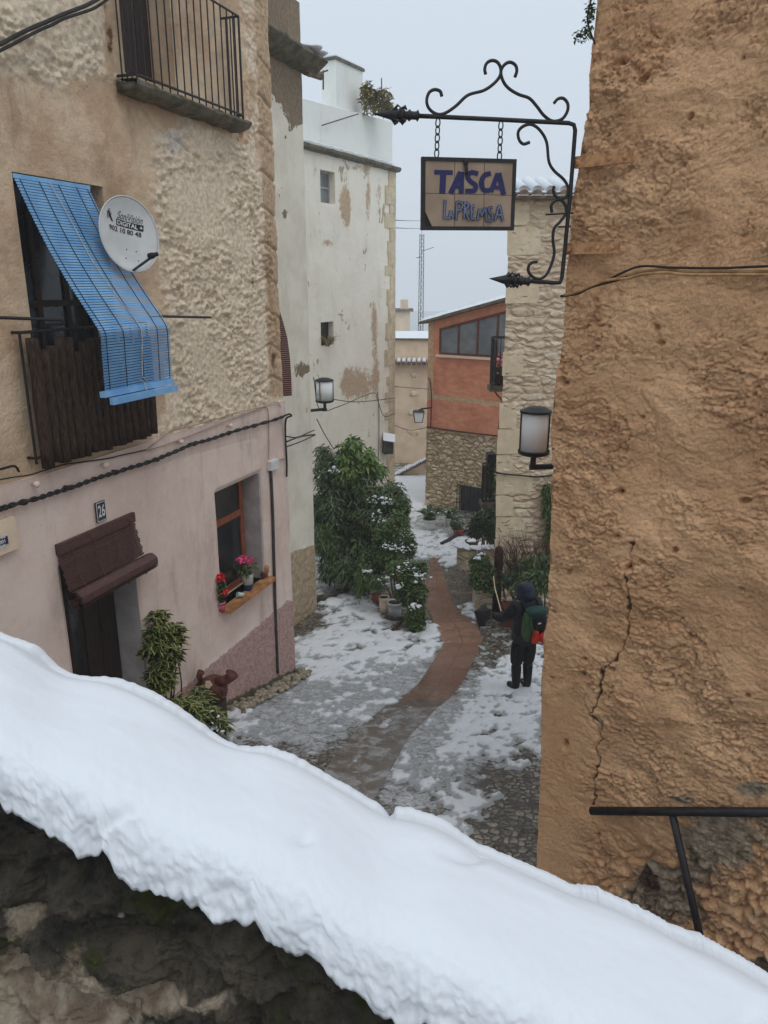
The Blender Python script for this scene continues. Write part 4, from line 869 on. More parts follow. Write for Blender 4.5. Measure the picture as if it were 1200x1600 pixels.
# brown door blind
bb = empty('roller_blind', FA.W(-4, -2.4, .05), 'half rolled brown lath blind over the doorway of number 26', 'blind')
m = MB(); a0, a1 = -4.66, -3.56; zt_ = -2.33; k = 0
m.wbox(FA, a0, a1-.0, zt_-.05, zt_+.05, .04, .08)
for k in range(16):
    z = zt_-.06-k*.022; o = .055+k*.0055; m.wbox(FA, a0+.01*math.sin(k*2.1), a1+.01*math.sin(k*1.7), z-.0098, z+.0098, o, o+.006)
m.build('slats', M['brownbl'], bb)
zc = zt_-.07-16*.022-.06; oc = .19
m = MB(); cr = []
for i in range(70): a = i*.45; r = .020+.0010*i+.006*(i % 2); cr.append((oc+r*math.cos(a), zc+r*math.sin(a)))
b = len(m.v)
for s in np.linspace(a0+.01, a1+.06, 6):
    for o, z in cr: m.v.append(tuple(FA.W(float(s), z, o)))
for i in range(5):
    for j in range(69): m.f.append((b+i*70+j, b+i*70+j+1, b+(i+1)*70+j+1, b+(i+1)*70+j))
rl_ = m.build('rolled_slats', M['brownbl'], bb)
m = MB()
for s in np.linspace(a0+.15, a1-.1, 4): m.tube([FA.W(s, zt_, .085), FA.W(s, zt_-.25, .14), FA.W(s, zc+.09, .2), FA.W(s, zc, .30), FA.W(s, zc-.1, .22)], .004, 4)
m.build('cords', M['brownpot'], bb)
# dark red blind seen on edge at the corner of house A2
rb = empty('roller_blind', FA.W(-.1, .1, .1), 'narrow dark red slatted blind seen edge on beside the corner of the left house', 'blind')
m = MB(); E0, E1 = (429, 455), (456, 622)
pe = [(431,470),(441,500),(449,530),(453,560),(455,590),(456,622)]; k = 0
pl = [(432,470),(434,500),(437,530),(440,560),(441,590),(442,618)]
for k in range(46):
    y = 472+k*3.25; xe = float(np.interp(y, [p[1] for p in pe], [p[0] for p in pe])); sA, zA = FA.px(438, y, .0); q = pt(xe, y, 11.35); a = Vector((q.x-.28, 11.30, q.z-.01))
    m.hexa([a, q, q+Vector((0, .02, 0)), a+Vector((0, .02, 0)), a+Vector((0, 0, .026)), q+Vector((0, 0, .026)), q+Vector((0, .02, .026)), a+Vector((0, .02, .026))])
m.build('slats', M['redbl'], rb)
# ================================================================ satellite dish
dc = FA.P(203, 366, .36); nrm = Vector((.80, -.60, .16)).normalized()
ux = Vector((0, 0, 1)).cross(nrm).normalized(); uy = nrm.cross(ux); ra_ = .31
tilt = .18; ux, uy = ux*math.cos(tilt)-uy*math.sin(tilt), ux*math.sin(tilt)+uy*math.cos(tilt)
sd = empty('satellite_dish', dc, 'round light grey satellite dish with black lettering beside the blue blind', 'satellite dish')
def dpos(u, v, lift=0): r2 = (u*u+v*v); return dc+ux*u+uy*v*1.08+nrm*(-.055+.055*r2/ra_**2+lift)
m = MB(); nr, na = 14, 48
for side, lf in ((0, 0), (1, -.008)):
    b = len(m.v)
    for i in range(nr+1):
        for k in range(na): a = 2*PI*k/na; r = ra_*i/nr; m.v.append(tuple(dpos(r*math.cos(a), r*math.sin(a), lf)))
    for i in range(nr):
        for k in range(na): k2 = (k+1) % na; q = (b+i*na+k, b+i*na+k2, b+(i+1)*na+k2, b+(i+1)*na+k); m.f.append(q if not side else q[::-1])
for k in range(na): k2 = (k+1) % na; o1 = nr*na; o2 = (nr+1)*na+nr*na; m.f.append((o1+k, o1+k2, o2+k2, o2+k))
rf_ = m.build('reflector', M['dish'], sd, True)
m = MB().tube([dpos(ra_*math.cos(a), ra_*math.sin(a), 0) for a in np.linspace(0, 2*PI, 49)], .007, 6, False); m.build('rim', M['dish'], sd, True)
def dtext(s, u, v, width, height, bold, shear, mat, lift=.003, slant=0., name='lettering'):
    V, F_ = text_mesh(s, .1, bold, shear); xs = [p[0] for p in V]; ys = [p[1] for p in V]; kx = width/(max(xs)-min(xs)); ky = height/(max(ys)-min(ys)); x0 = (max(xs)+min(xs))/2; y0 = (max(ys)+min(ys))/2
    b = MB(); b.v = [tuple(dpos(u+(x-x0)*kx, v+(y-y0)*ky+slant*(x-x0)*kx, lift)) for x, y in V]; b.f = F_; b.build(name, mat, rf_)
dtext('SoniVisión', .03, .150, .26, .062, 0, .35, M['black'])
b = MB()
for i in range(20):
    for j in range(2):
        x0, x1 = -.11+i*.014, -.11+(i+1)*.014; y0, y1 = .062+j*.026, .062+(j+1)*.026
        b.add([dpos(x0, y0, .003), dpos(x1, y0, .003), dpos(x1, y1, .003), dpos(x0, y1, .003)], [(0, 1, 2, 3)])
b.build('label_box', M['black'], rf_)
dtext('DIGITAL +', .03, .088, .26, .036, .002, 0, M['whitep'], .0055); dtext('902 10 80 48', -.02, .030, .34, .042, .002, 0, M['black'])
b = MB()
for i in range(3):
    for k in range(6):
        a0_, a1_ = 2.2+k*.25, 2.2+(k+1)*.25; r0, r1 = .018+i*.018, .026+i*.018
        b.add([dpos(-.155+r*math.cos(a), .125+r*math.sin(a), .003) for r, a in ((r0, a0_), (r1, a0_), (r1, a1_), (r0, a1_))], [(0, 1, 2, 3)])
b.add([dpos(-.215, .15, .003), dpos(-.165, .08, .003), dpos(-.145, .083, .003), dpos(-.195, .155, .003)], [(0, 1, 2, 3)])
b.build('emblem', M['black'], rf_)
b = MB()
for u, v in ((-.01, -.12), (.09, -.12), (-.03, -.2), (.10, -.2)): b.lathe(dpos(u, v, 0), [(.006, 0), (.006, .004), (.002, .006)], 8, nrm)
b.build('bolts', M['pipe'], rf_)
e0 = dpos(.02, -.30, 0); e1 = dc+nrm*.30-uy*.14+ux*.04
e1 = FA.P(249, 393, .62)
MB().tube([e0, e0+(e1-e0)*.85], .012, 8).build('arm', M['pipe'], sd); dd_ = (e1-e0).normalized()
MB().lathe(e1-dd_*.05, [(.018, -.03), (.02, 0), (.028, .02), (.03, .06), (.012, .07)], 12, -dd_+Vector((0, 0, .3))).build('receiver', M['black'], sd, True)
bk_ = dc-nrm*.10; wall_pt = bk_-Vector((FA.n[0], FA.n[1], 0))*.26
MB().tube([bk_, wall_pt, wall_pt-Vector((FA.n[0], FA.n[1], 0))*.06], .02, 8).tube([bk_+Vector((0, 0, -.12)), bk_+Vector((0, 0, .12))], .02, 8).build('mount', M['pipe'], sd)
# ================================================================ cables
def cable(name, pts, r, mat, label, cat='cable', group=None, k=8):
    o = MB().tube(crom(pts, k), r, 6).build(name, mat, None, True, pts[0]); return tag(o, label, cat, group)
def wig(F, P, off, a=3, seed=0):
    rr = random.Random(seed); out = []
    for (x0, y0), (x1, y1) in zip(P, P[1:]):
        n = max(1, int(abs(x1-x0)/18))
        for i in range(n): out.append(F.P(x0+(x1-x0)*i/n, y0+(y1-y0)*i/n+rr.uniform(-a, a)*.4, off))
    return out+[F.P(*P[-1], off)]
mc = [(-40,806),(0,795),(30,786),(60,778),(100,765),(180,738),(244,718),(300,694),(354,678),(400,664),(430,655),(444,650)]
cb = empty('power_cable', FA.P(0, 795, .09), 'thick twisted black cable slanting across the pink wall above the number plate', 'cable')
A_ = crom(wig(FA, mc, .08, 1.5, 1), 10)
for ph in (0, PI):
    P = [p+Vector((FA.n[0]*.010*math.cos(i*.55+ph), FA.n[1]*.010*math.cos(i*.55+ph), .013*math.sin(i*.55+ph))) for i, p in enumerate(A_)]
    MB().tube(P, .012, 6).build('strand', M['cable'], cb, True)
m = MB(); rr = random.Random(4)
for q in ((8,793),(38,785),(105,762),(180,737),(245,718),(302,694),(357,677),(396,666)):
    c0 = FA.P(*q, .07); m.blob(c0, (.035, .035, .022), rr.randrange(99), 6, .4); m.tube([c0, c0-Vector((FA.n[0], FA.n[1], 0))*.07], .008, 5)
m.build('clamps', M['cable'], cb, True)
hk = [FA.P(430, 655, .08), FA.P(444, 650, .1), FA.P(452, 647, .14), FA.P(455, 650, .14), FA.P(447, 655, .1), FA.P(446, 680, .06), FA.P(448, 720, .06), FA.P(448, 745, .06)]
cable('corner_hook', hk, .014, M['cable'], 'hooked black cable end hanging down the edge of the pink house', 'cable')
for i, (P, lab) in enumerate([([(228,703),(265,675),(305,664),(360,648),(415,634),(432,628),(439,636)], 'upper thin pinkish cable looping along the top of the pink wall'),
    ([(232,704),(300,680),(360,655),(405,640),(418,640),(420,680),(420,718)], 'thin pinkish cable bending down to the white junction box'),
    ([(-40,757),(0,750),(45,742),(100,726),(170,716),(228,703)], 'thin painted wire below the reed screened railing')]):
    cable('wall_cable', wig(FA, P, .055, 1.5, i), .0065, M['cablew'] if i < 2 else M['cable'], lab)
cable('wall_cable', wig(FA, [(-40,738),(0,733),(22,728),(30,737)], .06, 1, 5), .011, M['cable'], 'short black cable left of the reed screened railing')
cable('wall_cable', wig(FA, [(-60,36+36),(0,69),(40,48),(95,24),(140,6),(170,-12)], .12, 1, 6), .016, M['cable'], 'upper black cable crossing the rough render at the top left')
cable('wall_cable', wig(FA, [(-60,110),(0,80),(45,56),(100,30),(150,12),(180,-10)], .12, 2, 7), .012, M['cable'], 'lower black cable crossing the rough render at the top left')
jb = tag(MB().wbox(FA, FA.px(419, 720, .05)[0], FA.px(431, 720, .05)[0], FA.px(425, 733, .05)[1], FA.px(425, 719, .05)[1], .036, .10).build('junction_box', M['whitep'], None, False, FA.P(425, 726, .05)), 'small white junction box at the top of the grey conduit', 'box')
cable('wall_cable', [FA.P(431, 722, .06), FA.P(438, 718, .06), FA.P(446, 717, .06)], .008, M['cablew'], 'short pale wire running right from the white junction box')
cable('conduit', [FA.P(x, y, .06) for x, y in ((423,733),(426,800),(428,870),(430,940),(432,1000),(434,1052))], .022, M['pipe'], 'grey vertical conduit on the pink house near its corner', 'pipe')
# meter box with small tile at left edge
mb = empty('meter_box', FA.P(5, 835, .05), 'cream box with blue and white tile plate at the left edge of the pink wall', 'box')
a, zt2_ = FA.px(18, 806, .05); _, zb2 = FA.px(18, 858, .05); MB().wbox(FA, a-.35, a, zb2, zt2_, .036, .09).build('case', M['cream'], mb)
z1_, z2_ = FA.px(10, 856, .1)[1]+.03, FA.px(10, 838, .1)[1]; a2_ = FA.px(13, 845, .1)[0]
MB().wbox(FA, a2_-.16, a2_, z1_, z2_, .09, .10).build('tile_plate', M['signblue'], mb)
V, F_ = text_mesh('902\n001\nBPL', .052, .002); b = MB(); b.v = [tuple(FA.W(a2_-.06+x*.9, (z1_+z2_)/2+.0+y*.8, .1025)) for x, y in V]; b.f = F_; b.build('lettering', M['whitep'], mb)
# house number
V, F_ = text_mesh('26', .16, .002); b = MB(); b.v = [tuple(FA.W(-4.03+x*.62, -2.14+y*1.02, .0635)) for x, y in V]; b.f = F_; b.build('lettering', M['whitep'], pn)
m = MB()
for s0, s1, z0, z1 in ((-4.096, -4.091, -2.234, -2.046), (-3.969, -3.964, -2.234, -2.046), (-4.091, -3.969, -2.051, -2.046), (-4.091, -3.969, -2.234, -2.229)): m.wbox(FA, s0, s1, z0, z1, .06, .063)
m.build('border', M['whitep'], pn)
# cables between the houses
for i, (P, lab) in enumerate([([(448,682,11.1),(465,683,12.5),(491,672,14.2)], 'upper thin wire from the pink house corner to the narrow pale house'),
    ([(448,690,11.1),(470,682,12.6),(492,679,14.2)], 'thick black wire from the pink house corner to the narrow pale house'),
    ([(448,698,11.1),(470,690,12.6),(492,680,14.2)], 'sagging thin wire below the thick one at the pink house corner'),
    ([(490,590,14.2),(500,640,17),(530,635,19),(582,614,22),(590,625,22.5),(600,650,23),(617,646,23.6)], 'wire sweeping across the whitewashed wall beside the lamp'),
    ([(520,624,18),(560,628,21),(617,622,23.6)], 'straight thin wire across the whitewashed wall'),
    ([(617,604,23.6),(640,606,26),(670,608,23.7)], 'thin wire across the alley between the whitewashed and orange houses'),
    ([(617,665,23.6),(640,672,24),(668,668,23.7)], 'lower sagging wire across the alley in front of the beige house'),
    ([(495,655,16),(508,680,17),(522,702,18)], 'thin black wire dropping into the top of the big bush'),
    ([(617,344,24),(640,345,40),(664,345,60),(700,346,60)], 'thin wire across the sky under the hanging sign'),
    ([(617,356,24),(640,357,40),(664,357,60),(700,358,60)], 'second thin wire across the sky just below the first')]):
    cable('overhead_wire', [pt(*p) for p in P], .013 if i == 1 else (.01 if i < 8 else .012), M['cable'], lab)
m = cable('wall_cable', [FB.P(x, y, .05) for x, y in ((590,612),(592,640),(592,690),(591,720))], .012, M['cable'], 'vertical wire running down the whitewashed wall into the bush')
cable('wall_cable', [FC.P(x, y, .08) for x, y in ((669,590),(672,596),(674,620),(673,668))], .018, M['cable'], 'black cable down the left edge of the orange house')
cable('wall_cable', [FC.P(x, y, .08) for x, y in ((667,667),(700,672),(740,677),(783,682))], .022, M['cable'], 'black cable along the line where orange render meets stone')
cable('wall_cable', [FD.P(x, y, .08) for x, y in ((775,738),(790,741),(815,743),(840,745),(880,742))], .016, M['cable'], 'dark cable across the pale rubble house under the lamp')
cable('wall_cable', [pt(x, y, 15.6) for x, y in ((767,600),(776,616),(784,628),(780,660),(778,690),(776,720))], .014, M['cable'], 'cable drooping from the flowery balcony down the corner')
cable('wall_cable', [pt(x, y, 15.5) for x, y in ((785,630),(782,660),(780,690),(777,738))], .014, M['cable'], 'second cable dropping beside it at the stone corner')
o1 = [(881,461),(900,457),(930,444),(955,437),(980,430),(1003,424),(1040,421),(1080,424),(1200,424),(1300,424)]
for i, (dy, r, mm, lab) in enumerate([(0, .009, 'cableo', 'upper ochre painted cable across the ochre wall'), (5, .009, 'cableo', 'lower ochre painted cable across the ochre wall')]):
    cable('wall_cable', [FF.P(x, y+dy*(x > 960), .135+.02*i) for x, y in o1], r, M[mm], lab)
cable('wall_cable', [FF.P(x, y, .15) for x, y in ((945,440),(975,425),(1003,416),(1050,418),(1120,419),(1200,416),(1300,414))], .007, M['cable'], 'thin black cable above the ochre painted ones')
cable('wall_cable', [FF.P(x, y, .14) for x, y in ((876,463),(890,461),(905,458),(925,448),(970,436),(980,432))], .009, M['cable'], 'black cable end wound round the corner of the ochre wall')
# ================================================================ street lamps
def lantern(name, c, r, h, label, arm, Fdir):
    t = empty(name, c, label, 'street lamp', 'street lamps on the walls'); c = Vector(c)
    MB().lathe(c, [(r*.93, -h/2), (r*.93, h/2)], 28).build('glass', M['lampgl'], t, True)
    MB().lathe(c, [(.0, h/2+.06), (r*.5, h/2+.055), (r*1.02, h/2+.02), (r*1.05, h/2), (r*1.0, h/2-.004)], 28, cap=False).build('top', M['black'], t)
    MB().lathe(c, [(r*1.0, -h/2+.004), (r*1.05, -h/2), (r*1.02, -h/2-.03), (r*.75, -h/2-.05), (.02, -h/2-.055)], 28, cap=False).build('base', M['black'], t)
    m = MB()
    for a in ([math.radians(q) for q in ((-172, -35, 60, 130) if arm.x > 0 else (-175, -118, -5, 90))]): p = c+Vector((r*.97*math.cos(a), r*.97*math.sin(a), 0)); m.tube([p+Vector((0, 0, -h/2)), p+Vector((0, 0, h/2))], .009*r/.17, 5)
    m.build('bars', M['black'], t)
    m = MB(); b = c+Vector((0, 0, -h/2-.05)); m.tube([b, b+Vector((0, 0, -.13))], .03, 8); m.tube([b+Vector((-.03 if arm.x > 0 else .03, 0, -.13)), b+Vector((0, 0, -.13))+arm], .03, 8); m.build('arm', M['black'], t)
    return t
c0 = pt(836, 670, 7.8); c0_b = pt(836, 706, 7.8); c0_t = pt(836, 642, 7.8)
lantern('street_lamp', (c0.x, 7.8, (c0_b.z+c0_t.z)/2), .158, c0_t.z-c0_b.z-.03, 'large cylindrical lamp with frosted panels poking out past the ochre wall corner', Vector((.5, .1, 0)), 0)
c0 = pt(507, 609, 15.5); a, b = pt(507, 594, 15.5), pt(507, 626, 15.5)
lantern('street_lamp', (c0.x, 15.5, (a.z+b.z)/2), .18, a.z-b.z-.02, 'cylindrical lamp on the whitewashed house wall above the bush', Vector((-.28, -.2, 0)), 0)
# far square lantern
c0 = pt(654, 650, 23.2); sl2 = empty('street_lamp', c0, 'small tapering square lantern hanging in front of the far beige house', 'street lamp', 'street lamps on the walls')
def frust(m, c, r0, r1, z0, z1): return m.hexa([(c.x+a*r0, c.y+b*r0, c.z+z0) for a, b in ((-1,-1),(1,-1),(1,1),(-1,1))]+[(c.x+a*r1, c.y+b*r1, c.z+z1) for a, b in ((-1,-1),(1,-1),(1,1),(-1,1))])
frust(MB(), c0, .11, .155, -.17, .13).build('glass', M['lampgl'], sl2)
m = MB(); frust(m, c0, .18, .14, .13, .17); frust(m, c0, .12, .12, -.19, -.17)
for a, b in ((-1,-1),(1,-1),(1,1),(-1,1)): m.tube([c0+Vector((a*.113, b*.113, -.17)), c0+Vector((a*.158, b*.158, .13))], .012, 4)
m.build('frame', M['black'], sl2); MB().tube([c0+Vector((0, 0, .17)), c0+Vector((.1, .1, .2)), c0+Vector((.42, .4, .19))], .025, 6).build('arm', M['black'], sl2)
# grey box with snowy lid on the corner stones
c0 = FB.P(606, 698, .2); ub = empty('utility_box', c0, 'grey utility box on the corner stones of the whitewashed house with a tilted snowy lid', 'box')
MB().box(c0, .28, .25, .42, .3).build('case', M['pipe'], ub)
q = c0+Vector((0, -.05, .32)); MB().hexa([q+Vector(v) for v in ((-.14,-.2,-.08),(.22,-.2,-.14),(.22,.2,.02),(-.14,.2,.08),(-.14,-.2,-.06),(.22,-.2,-.12),(.22,.2,.04),(-.14,.2,.1))]).build('lid', M['snow'], ub)
# ================================================================ sign bracket and sign
OB = pt(890, 320, 5.30); FS = Frame((OB.x, OB.y), (-1, -.16))
def cs(x, y): return (560+x*.3, 60+y*.3)       # measured on an enlargement of the sign
def sp(x, y, off=0): return FS.P(*cs(x, y), off)
br = empty('sign_bracket', sp(1100, 650), 'black wrought iron bracket with scrolls and spear tips fixed to the ochre wall corner', 'bracket')
MB().tube([sp(300, 403), sp(700, 421), sp(1095, 441), sp(1122, 450), sp(1129, 478), sp(1106, 780), sp(1085, 1000), sp(1060, 1245), sp(1050, 1272), sp(1020, 1273), sp(880, 1263)], .0135, 10).build('frame', M['ironblk'], br, True)
SCR = [[(435,303),(425,275),(395,267),(368,283),(356,320),(362,355),(385,382),(420,396),(460,385),(510,350),(570,296),(650,272),(700,240),(735,200),(742,160),(725,125),(695,115),(668,130),(658,160),(663,188)],
       [(815,202),(825,170),(818,140),(790,124),(760,138),(742,175),(755,225),(785,262),(835,292),(890,312),(930,355),(965,400),(1010,430),(1060,420),(1088,380),(1090,340),(1068,313),(1040,315),(1018,338)],
       [(892,541),(860,550),(838,530),(832,490),(855,460),(900,448),(945,478),(980,540),(992,640),(1020,690),(1070,735),(1092,780),(1085,820),(1055,835),(1025,820),(1015,790),(1020,770)],
       [(1008,908),(1005,870),(1025,845),(1055,842),(1078,870),(1080,910),(1055,950),(1020,990),(1013,1050),(1020,1120),(1000,1190),(975,1235),(940,1253),(905,1240),(885,1210),(890,1180),(910,1165),(932,1164)]]
for q in SCR: MB().tube(crom([sp(*p) for p in q], 6), .0098, 8).build('scroll', M['ironblk'], br, True)
def spear(x0, y0, x1, y1, k=1.):
    a, b = sp(x0, y0), sp(x1, y1); ax = b-a; L_ = ax.length; pr = [(.002, 0), (.012, .14), (.030, .38), (.046*k, .5), (.02, .53), (.04*k, .56), (.048*k, .62), (.022, .66), (.024, .74), (.035, .78), (.024, .82), (.024, .93), (.034, .96), (.014, 1.0)]
    m = MB().lathe(a, [(r, h*L_) for r, h in pr], 10, ax); u = ax.normalized()
    for k2 in range(4):
        an = k2*PI/2; w = u.orthogonal().normalized(); w = (w*math.cos(an)+u.cross(w)*math.sin(an)); m.tube([a+u*L_*.40+w*.03, a+u*L_*.5+w*.062, a+u*L_*.56+w*.05], [.004, .008, .003], 5); m.tube([a+u*L_*.60+w*.035, a+u*L_*.66+w*.055, a+u*L_*.70+w*.035], [.01, .012, .006], 5)
    m.build('spear_tip', M['ironblk'], br, True)
spear(78, 393, 318, 403); spear(682, 1251, 895, 1266, .9)
for (x, y), (x2, y2) in (((1129,650),(1440,610)), ((1085,1098),(1370,1078))):
    a = sp(x, y); P0 = cs(x, y); P1 = cs(x2, y2); s0, z0 = FF.px(P0[0]+4, P0[1], .07); s1, z1 = FF.px(P1[0], P1[1], .07)
    m = MB().wbox(FF, s0, s1, z0-.035, z0+.035, .085, .110); m.tube([a, FF.W(s0+.02, z0, .07)], .02, 6)
    for f in (.62, .9): m.lathe(FF.W(s0+(s1-s0)*f, z0, .110), [(.014, 0), (.014, .012), (.004, .016)], 8, (FF.n[0], FF.n[1], 0))
    m.build('wall_strap', M['rust'], br)
MB().tube([sp(975, 918), sp(1120, 910)], .006, 5).tube([sp(1040, 983), sp(1105, 980)], .006, 5).build('cross_bar', M['ironblk'], br)
hs_ = empty('hanging_sign', sp(575, 800), 'brown tiled sign reading TASCA LA PREMSA hanging on two chains', 'sign')
A0, A1, A2_, A3 = (328,622),(818,636),(804,998),(325,996)
def sgn(x, y, off): return sp(x, y, off)
m = MB()
def bar4(p, q, w=.013, d=.03):
    a, b = sp(*p), sp(*q); t = (b-a).normalized(); nn = Vector((FS.n[0], FS.n[1], 0)); u = t.cross(nn).normalized()
    return [a-t*w-u*w-nn*d/2, b+t*w-u*w-nn*d/2, b+t*w+u*w-nn*d/2, a-t*w+u*w-nn*d/2, a-t*w-u*w+nn*d/2, b+t*w-u*w+nn*d/2, b+t*w+u*w+nn*d/2, a-t*w+u*w+nn*d/2]
I = [(337,628),(811,641),(798,991),(334,989)]
m.hexa(bar4(I[0], I[1], .011, .04)); m.hexa(bar4(I[3], I[2], .011, .038)); m.hexa(bar4(I[0], I[3], .011, .034)); m.hexa(bar4(I[1], I[2], .011, .036))
m.build('frame', M['ironblk'], hs_)
m = MB(); bk = [sp(*p, -.008) for p in I]; m.prism(bk, Vector((FS.n[0], FS.n[1], 0))*.01); m.build('backing', M['black'], hs_)
xs_ = [(347,345),(500,499),(655,650),(806,798)]; m = MB()   # top x, bottom x
def lx(i, y): a, b = xs_[i]; return a+(b-a)*(y-636)/350
yr = lambda x, k: (636 if k == 0 else (807 if k == 1 else 985))+(x-347)*(.026 if k == 0 else (.024 if k == 1 else .004))
for r in range(2):
    for c_ in range(3):
        g_ = 1.3; q = []
        for (i, k, dx, dy) in ((c_, r, g_, g_), (c_+1, r, -g_, g_), (c_+1, r+1, -g_, -g_), (c_, r+1, g_, -g_)):
            y = yr(xs_[i][0], k); q.append((lx(i, y)+dx, y+dy))
        if r == 1 and c_ == 0: q = [q[0], q[1], q[2], (q[3][0]+38, q[3][1]), (q[3][0], q[3][1]-82)]
        m.prism([sp(*p, .004) for p in q], Vector((FS.n[0], FS.n[1], 0))*.008)
m.build('tiles', M['signtile'], hs_)
def strokes(L, w, mat, off, name, par=hs_):
    b = MB(); k = 0
    for q in L:
        ww = w if len(q) < 3 or not isinstance(q[-1], (int, float)) else q[-1]
        if isinstance(q[-1], (int, float)): q = q[:-1]
        pts = [Vector((x, y, 0)) for x, y in q]; pts = crom(pts, 5) if len(pts) > 2 else pts; k += 1
        Lq, Rq = [], []
        for i, p in enumerate(pts):
            t = (pts[min(i+1, len(pts)-1)]-pts[max(i-1, 0)]).normalized(); u = Vector((-t.y, t.x, 0))*ww/2; Lq.append(p+u); Rq.append(p-u)
        n = len(pts); o_ = off+.0004*k; b0_ = len(b.v)
        for i in range(n): b.v.append(tuple(sp(Lq[i].x, Lq[i].y, o_))); b.v.append(tuple(sp(Rq[i].x, Rq[i].y, o_)))
        for i in range(n-1): b.f.append((b0_+2*i, b0_+2*i+1, b0_+2*i+3, b0_+2*i+2))
    return b.build(name, mat, par)
strokes([[(395,697),(492,699),25],[(442,700),(437,808),32],[(533,695),(480,808),28],[(537,695),(536,808),27],[(500,772),(538,772),22],
  [(624,705),(590,698),(568,718),(585,745),(610,765),(603,792),(556,795),25],[(690,702),(655,715),(640,755),(655,790),(684,790),25],
  [(727,702),(690,800),24],[(731,700),(757,814),27],[(700,775),(745,777),20]], 25, M['signblue'], .0135, 'lettering')
PR = [[(452,840),(446,938)],[(446,933),(478,936)],[(480,895),(474,935)],[(482,895),(492,938)],[(472,920),(490,920)],
      [(514,846),(510,945)],[(514,850),(542,860),(535,890),(512,895)],[(555,848),(550,940)],[(556,852),(575,868),(556,892)],[(556,892),(578,948)],
      [(590,868),(588,940)],[(590,872),(606,872)],[(589,905),(604,903)],[(588,938),(608,942)],[(632,885),(620,948)],[(634,885),(642,925)],[(642,925),(662,880)],[(662,880),(668,948)],
      [(700,880),(682,882),(684,905),(700,920),(694,948),(672,948)],[(735,866),(712,945)],[(736,866),(754,952)],[(720,918),(748,920)]]
strokes(PR, 15, M['signblue'], .0135, 'outline_lettering'); strokes(PR, 8.5, M['signgr'], .024, 'fill_lettering')
for o_ in ():
    pass
m = MB()
for (x0, y0), (x1, y1) in (((415,420),(407,618)), ((743,435),(734,632))):
    a, b = sp(x0, y0), sp(x1, y1); n = 5; ax = (b-a); st_ = ax/n; u = Vector((FS.d[0], FS.d[1], 0)); w_ = Vector((FS.n[0], FS.n[1], 0))
    ch_ = MB()
    for k in range(n):
        c = a+st_*(k+.5); side = u if k % 2 else w_; lk = []; h2 = st_.length*.62; up = ax.normalized(); 
        sd2 = (u*.9+w_*.43) if k % 2 else (w_*.6-u*.8)
        for i in range(13): an = 2*PI*i/12; lk.append(c+sd2*(.014*math.sin(an))+up*(h2*math.cos(an)*(1 if abs(math.cos(an)) > .5 else .95)))
        ch_.tube(lk, .0042, 5, False)
    ch_.build('chain', M['ironblk'], hs_, True)
m = MB().blob(sp(560, 650, .03), (.012, .01, .03), 3, 6, .4).blob(sp(563, 685, .03), (.012, .01, .025), 5, 6, .4).tube([sp(552, 630, .02), sp(566, 665, .03), sp(557, 710, .02)], .006, 5)
m.build('ornament', M['ironblk'], hs_)
# sprig growing from the top of the ochre wall
# ================================================================ vegetation
def leaf_pts(c, d, up, L, w, fold=.25, droop=.0):
    d = d.normalized(); s = d.cross(up)
    s = s.normalized() if s.length > 1e-5 else d.orthogonal().normalized(); n = s.cross(d)
    return [c, c+d*L*.45+s*w+n*fold*w-Vector((0,0,droop*L*.2)), c+d*L*.5-n*fold*w*.2-Vector((0,0,droop*L*.25)), c+d*L*.45-s*w+n*fold*w-Vector((0,0,droop*L*.2)), c+d*L-Vector((0,0,droop*L))]
LF = [(0, 1, 2), (0, 2, 3), (1, 4, 2), (2, 4, 3)]
def rdir(rr):
    while True:
        v = Vector((rr.uniform(-1, 1), rr.uniform(-1, 1), rr.uniform(-1, 1)))
        if .05 < v.length < 1: return v.normalized()
def foliage(name, ells, n, L, w, mat, parent, seed=0, mode='loose', droop=.3, edge=False, clump=1):
    """leaf-sized faces through a set of ellipsoids (centre, radii, weight); dense near the surface"""
    rr = random.Random(seed); m = MB(); R = []; Eg = []; tot = sum(e[2] for e in ells)
    for e in ells:
        c0, r, wt_ = e; k = int(n*wt_/tot/clump)
        for _ in range(k):
            v = rdir(rr)*(rr.random()**.38)
            q = Vector((c0[0]+v.x*r[0], c0[1]+v.y*r[1], c0[2]+v.z*r[2]))
            base = .5+.5*vn3(q*2.2)
            if base < .30 and rr.random() < .8: continue
            for j in range(clump):
                if mode == 'whorl':
                    a = 2*PI*j/clump+rr.random(); d = Vector((math.cos(a), math.sin(a), rr.uniform(-.3, .25))); up = Vector((0, 0, 1))
                else: d = rdir(rr); d.z = d.z*.5-.15; up = Vector((rr.uniform(-.5, .5), rr.uniform(-.5, .5), 1))
                l_ = L*rr.uniform(.6, 1.25); m.add(leaf_pts(q, d, up, l_, w*rr.uniform(.7, 1.2), .3, droop*rr.random()), LF)
                v_ = min(1, max(0, .15+.6*rr.random()+.3*(base-.5))); R += [v_]*5; g_ = rr.random() < .28; Eg += [1, 1 if g_ else 0, 0, 1 if not g_ else .2, 1] if edge else [0]*5
    return m.build(name, mat, parent, False, None, {'rnd': R, 'edge': Eg})
def vn3(q):
    return float(vnoise(np.array([q.x+q.y*.7]), np.array([q.z+q.y*.9]), 77)[0])
def stems(tgts, base, r, mat, parent, seed=0, name='stem', spread=.1):
    rr = random.Random(seed); m = MB()
    for t_ in tgts:
        b = Vector(base)+Vector((rr.uniform(-spread, spread), rr.uniform(-spread, spread), 0)); t_ = Vector(t_); mid = (b+t_)/2+Vector((rr.uniform(-.1, .1), rr.uniform(-.1, .1), .1)); m.tube(crom([b, mid, t_], 4), [r*(1-.6*i/8) for i in range(9)], 5)
    return m.build(name, mat, parent)
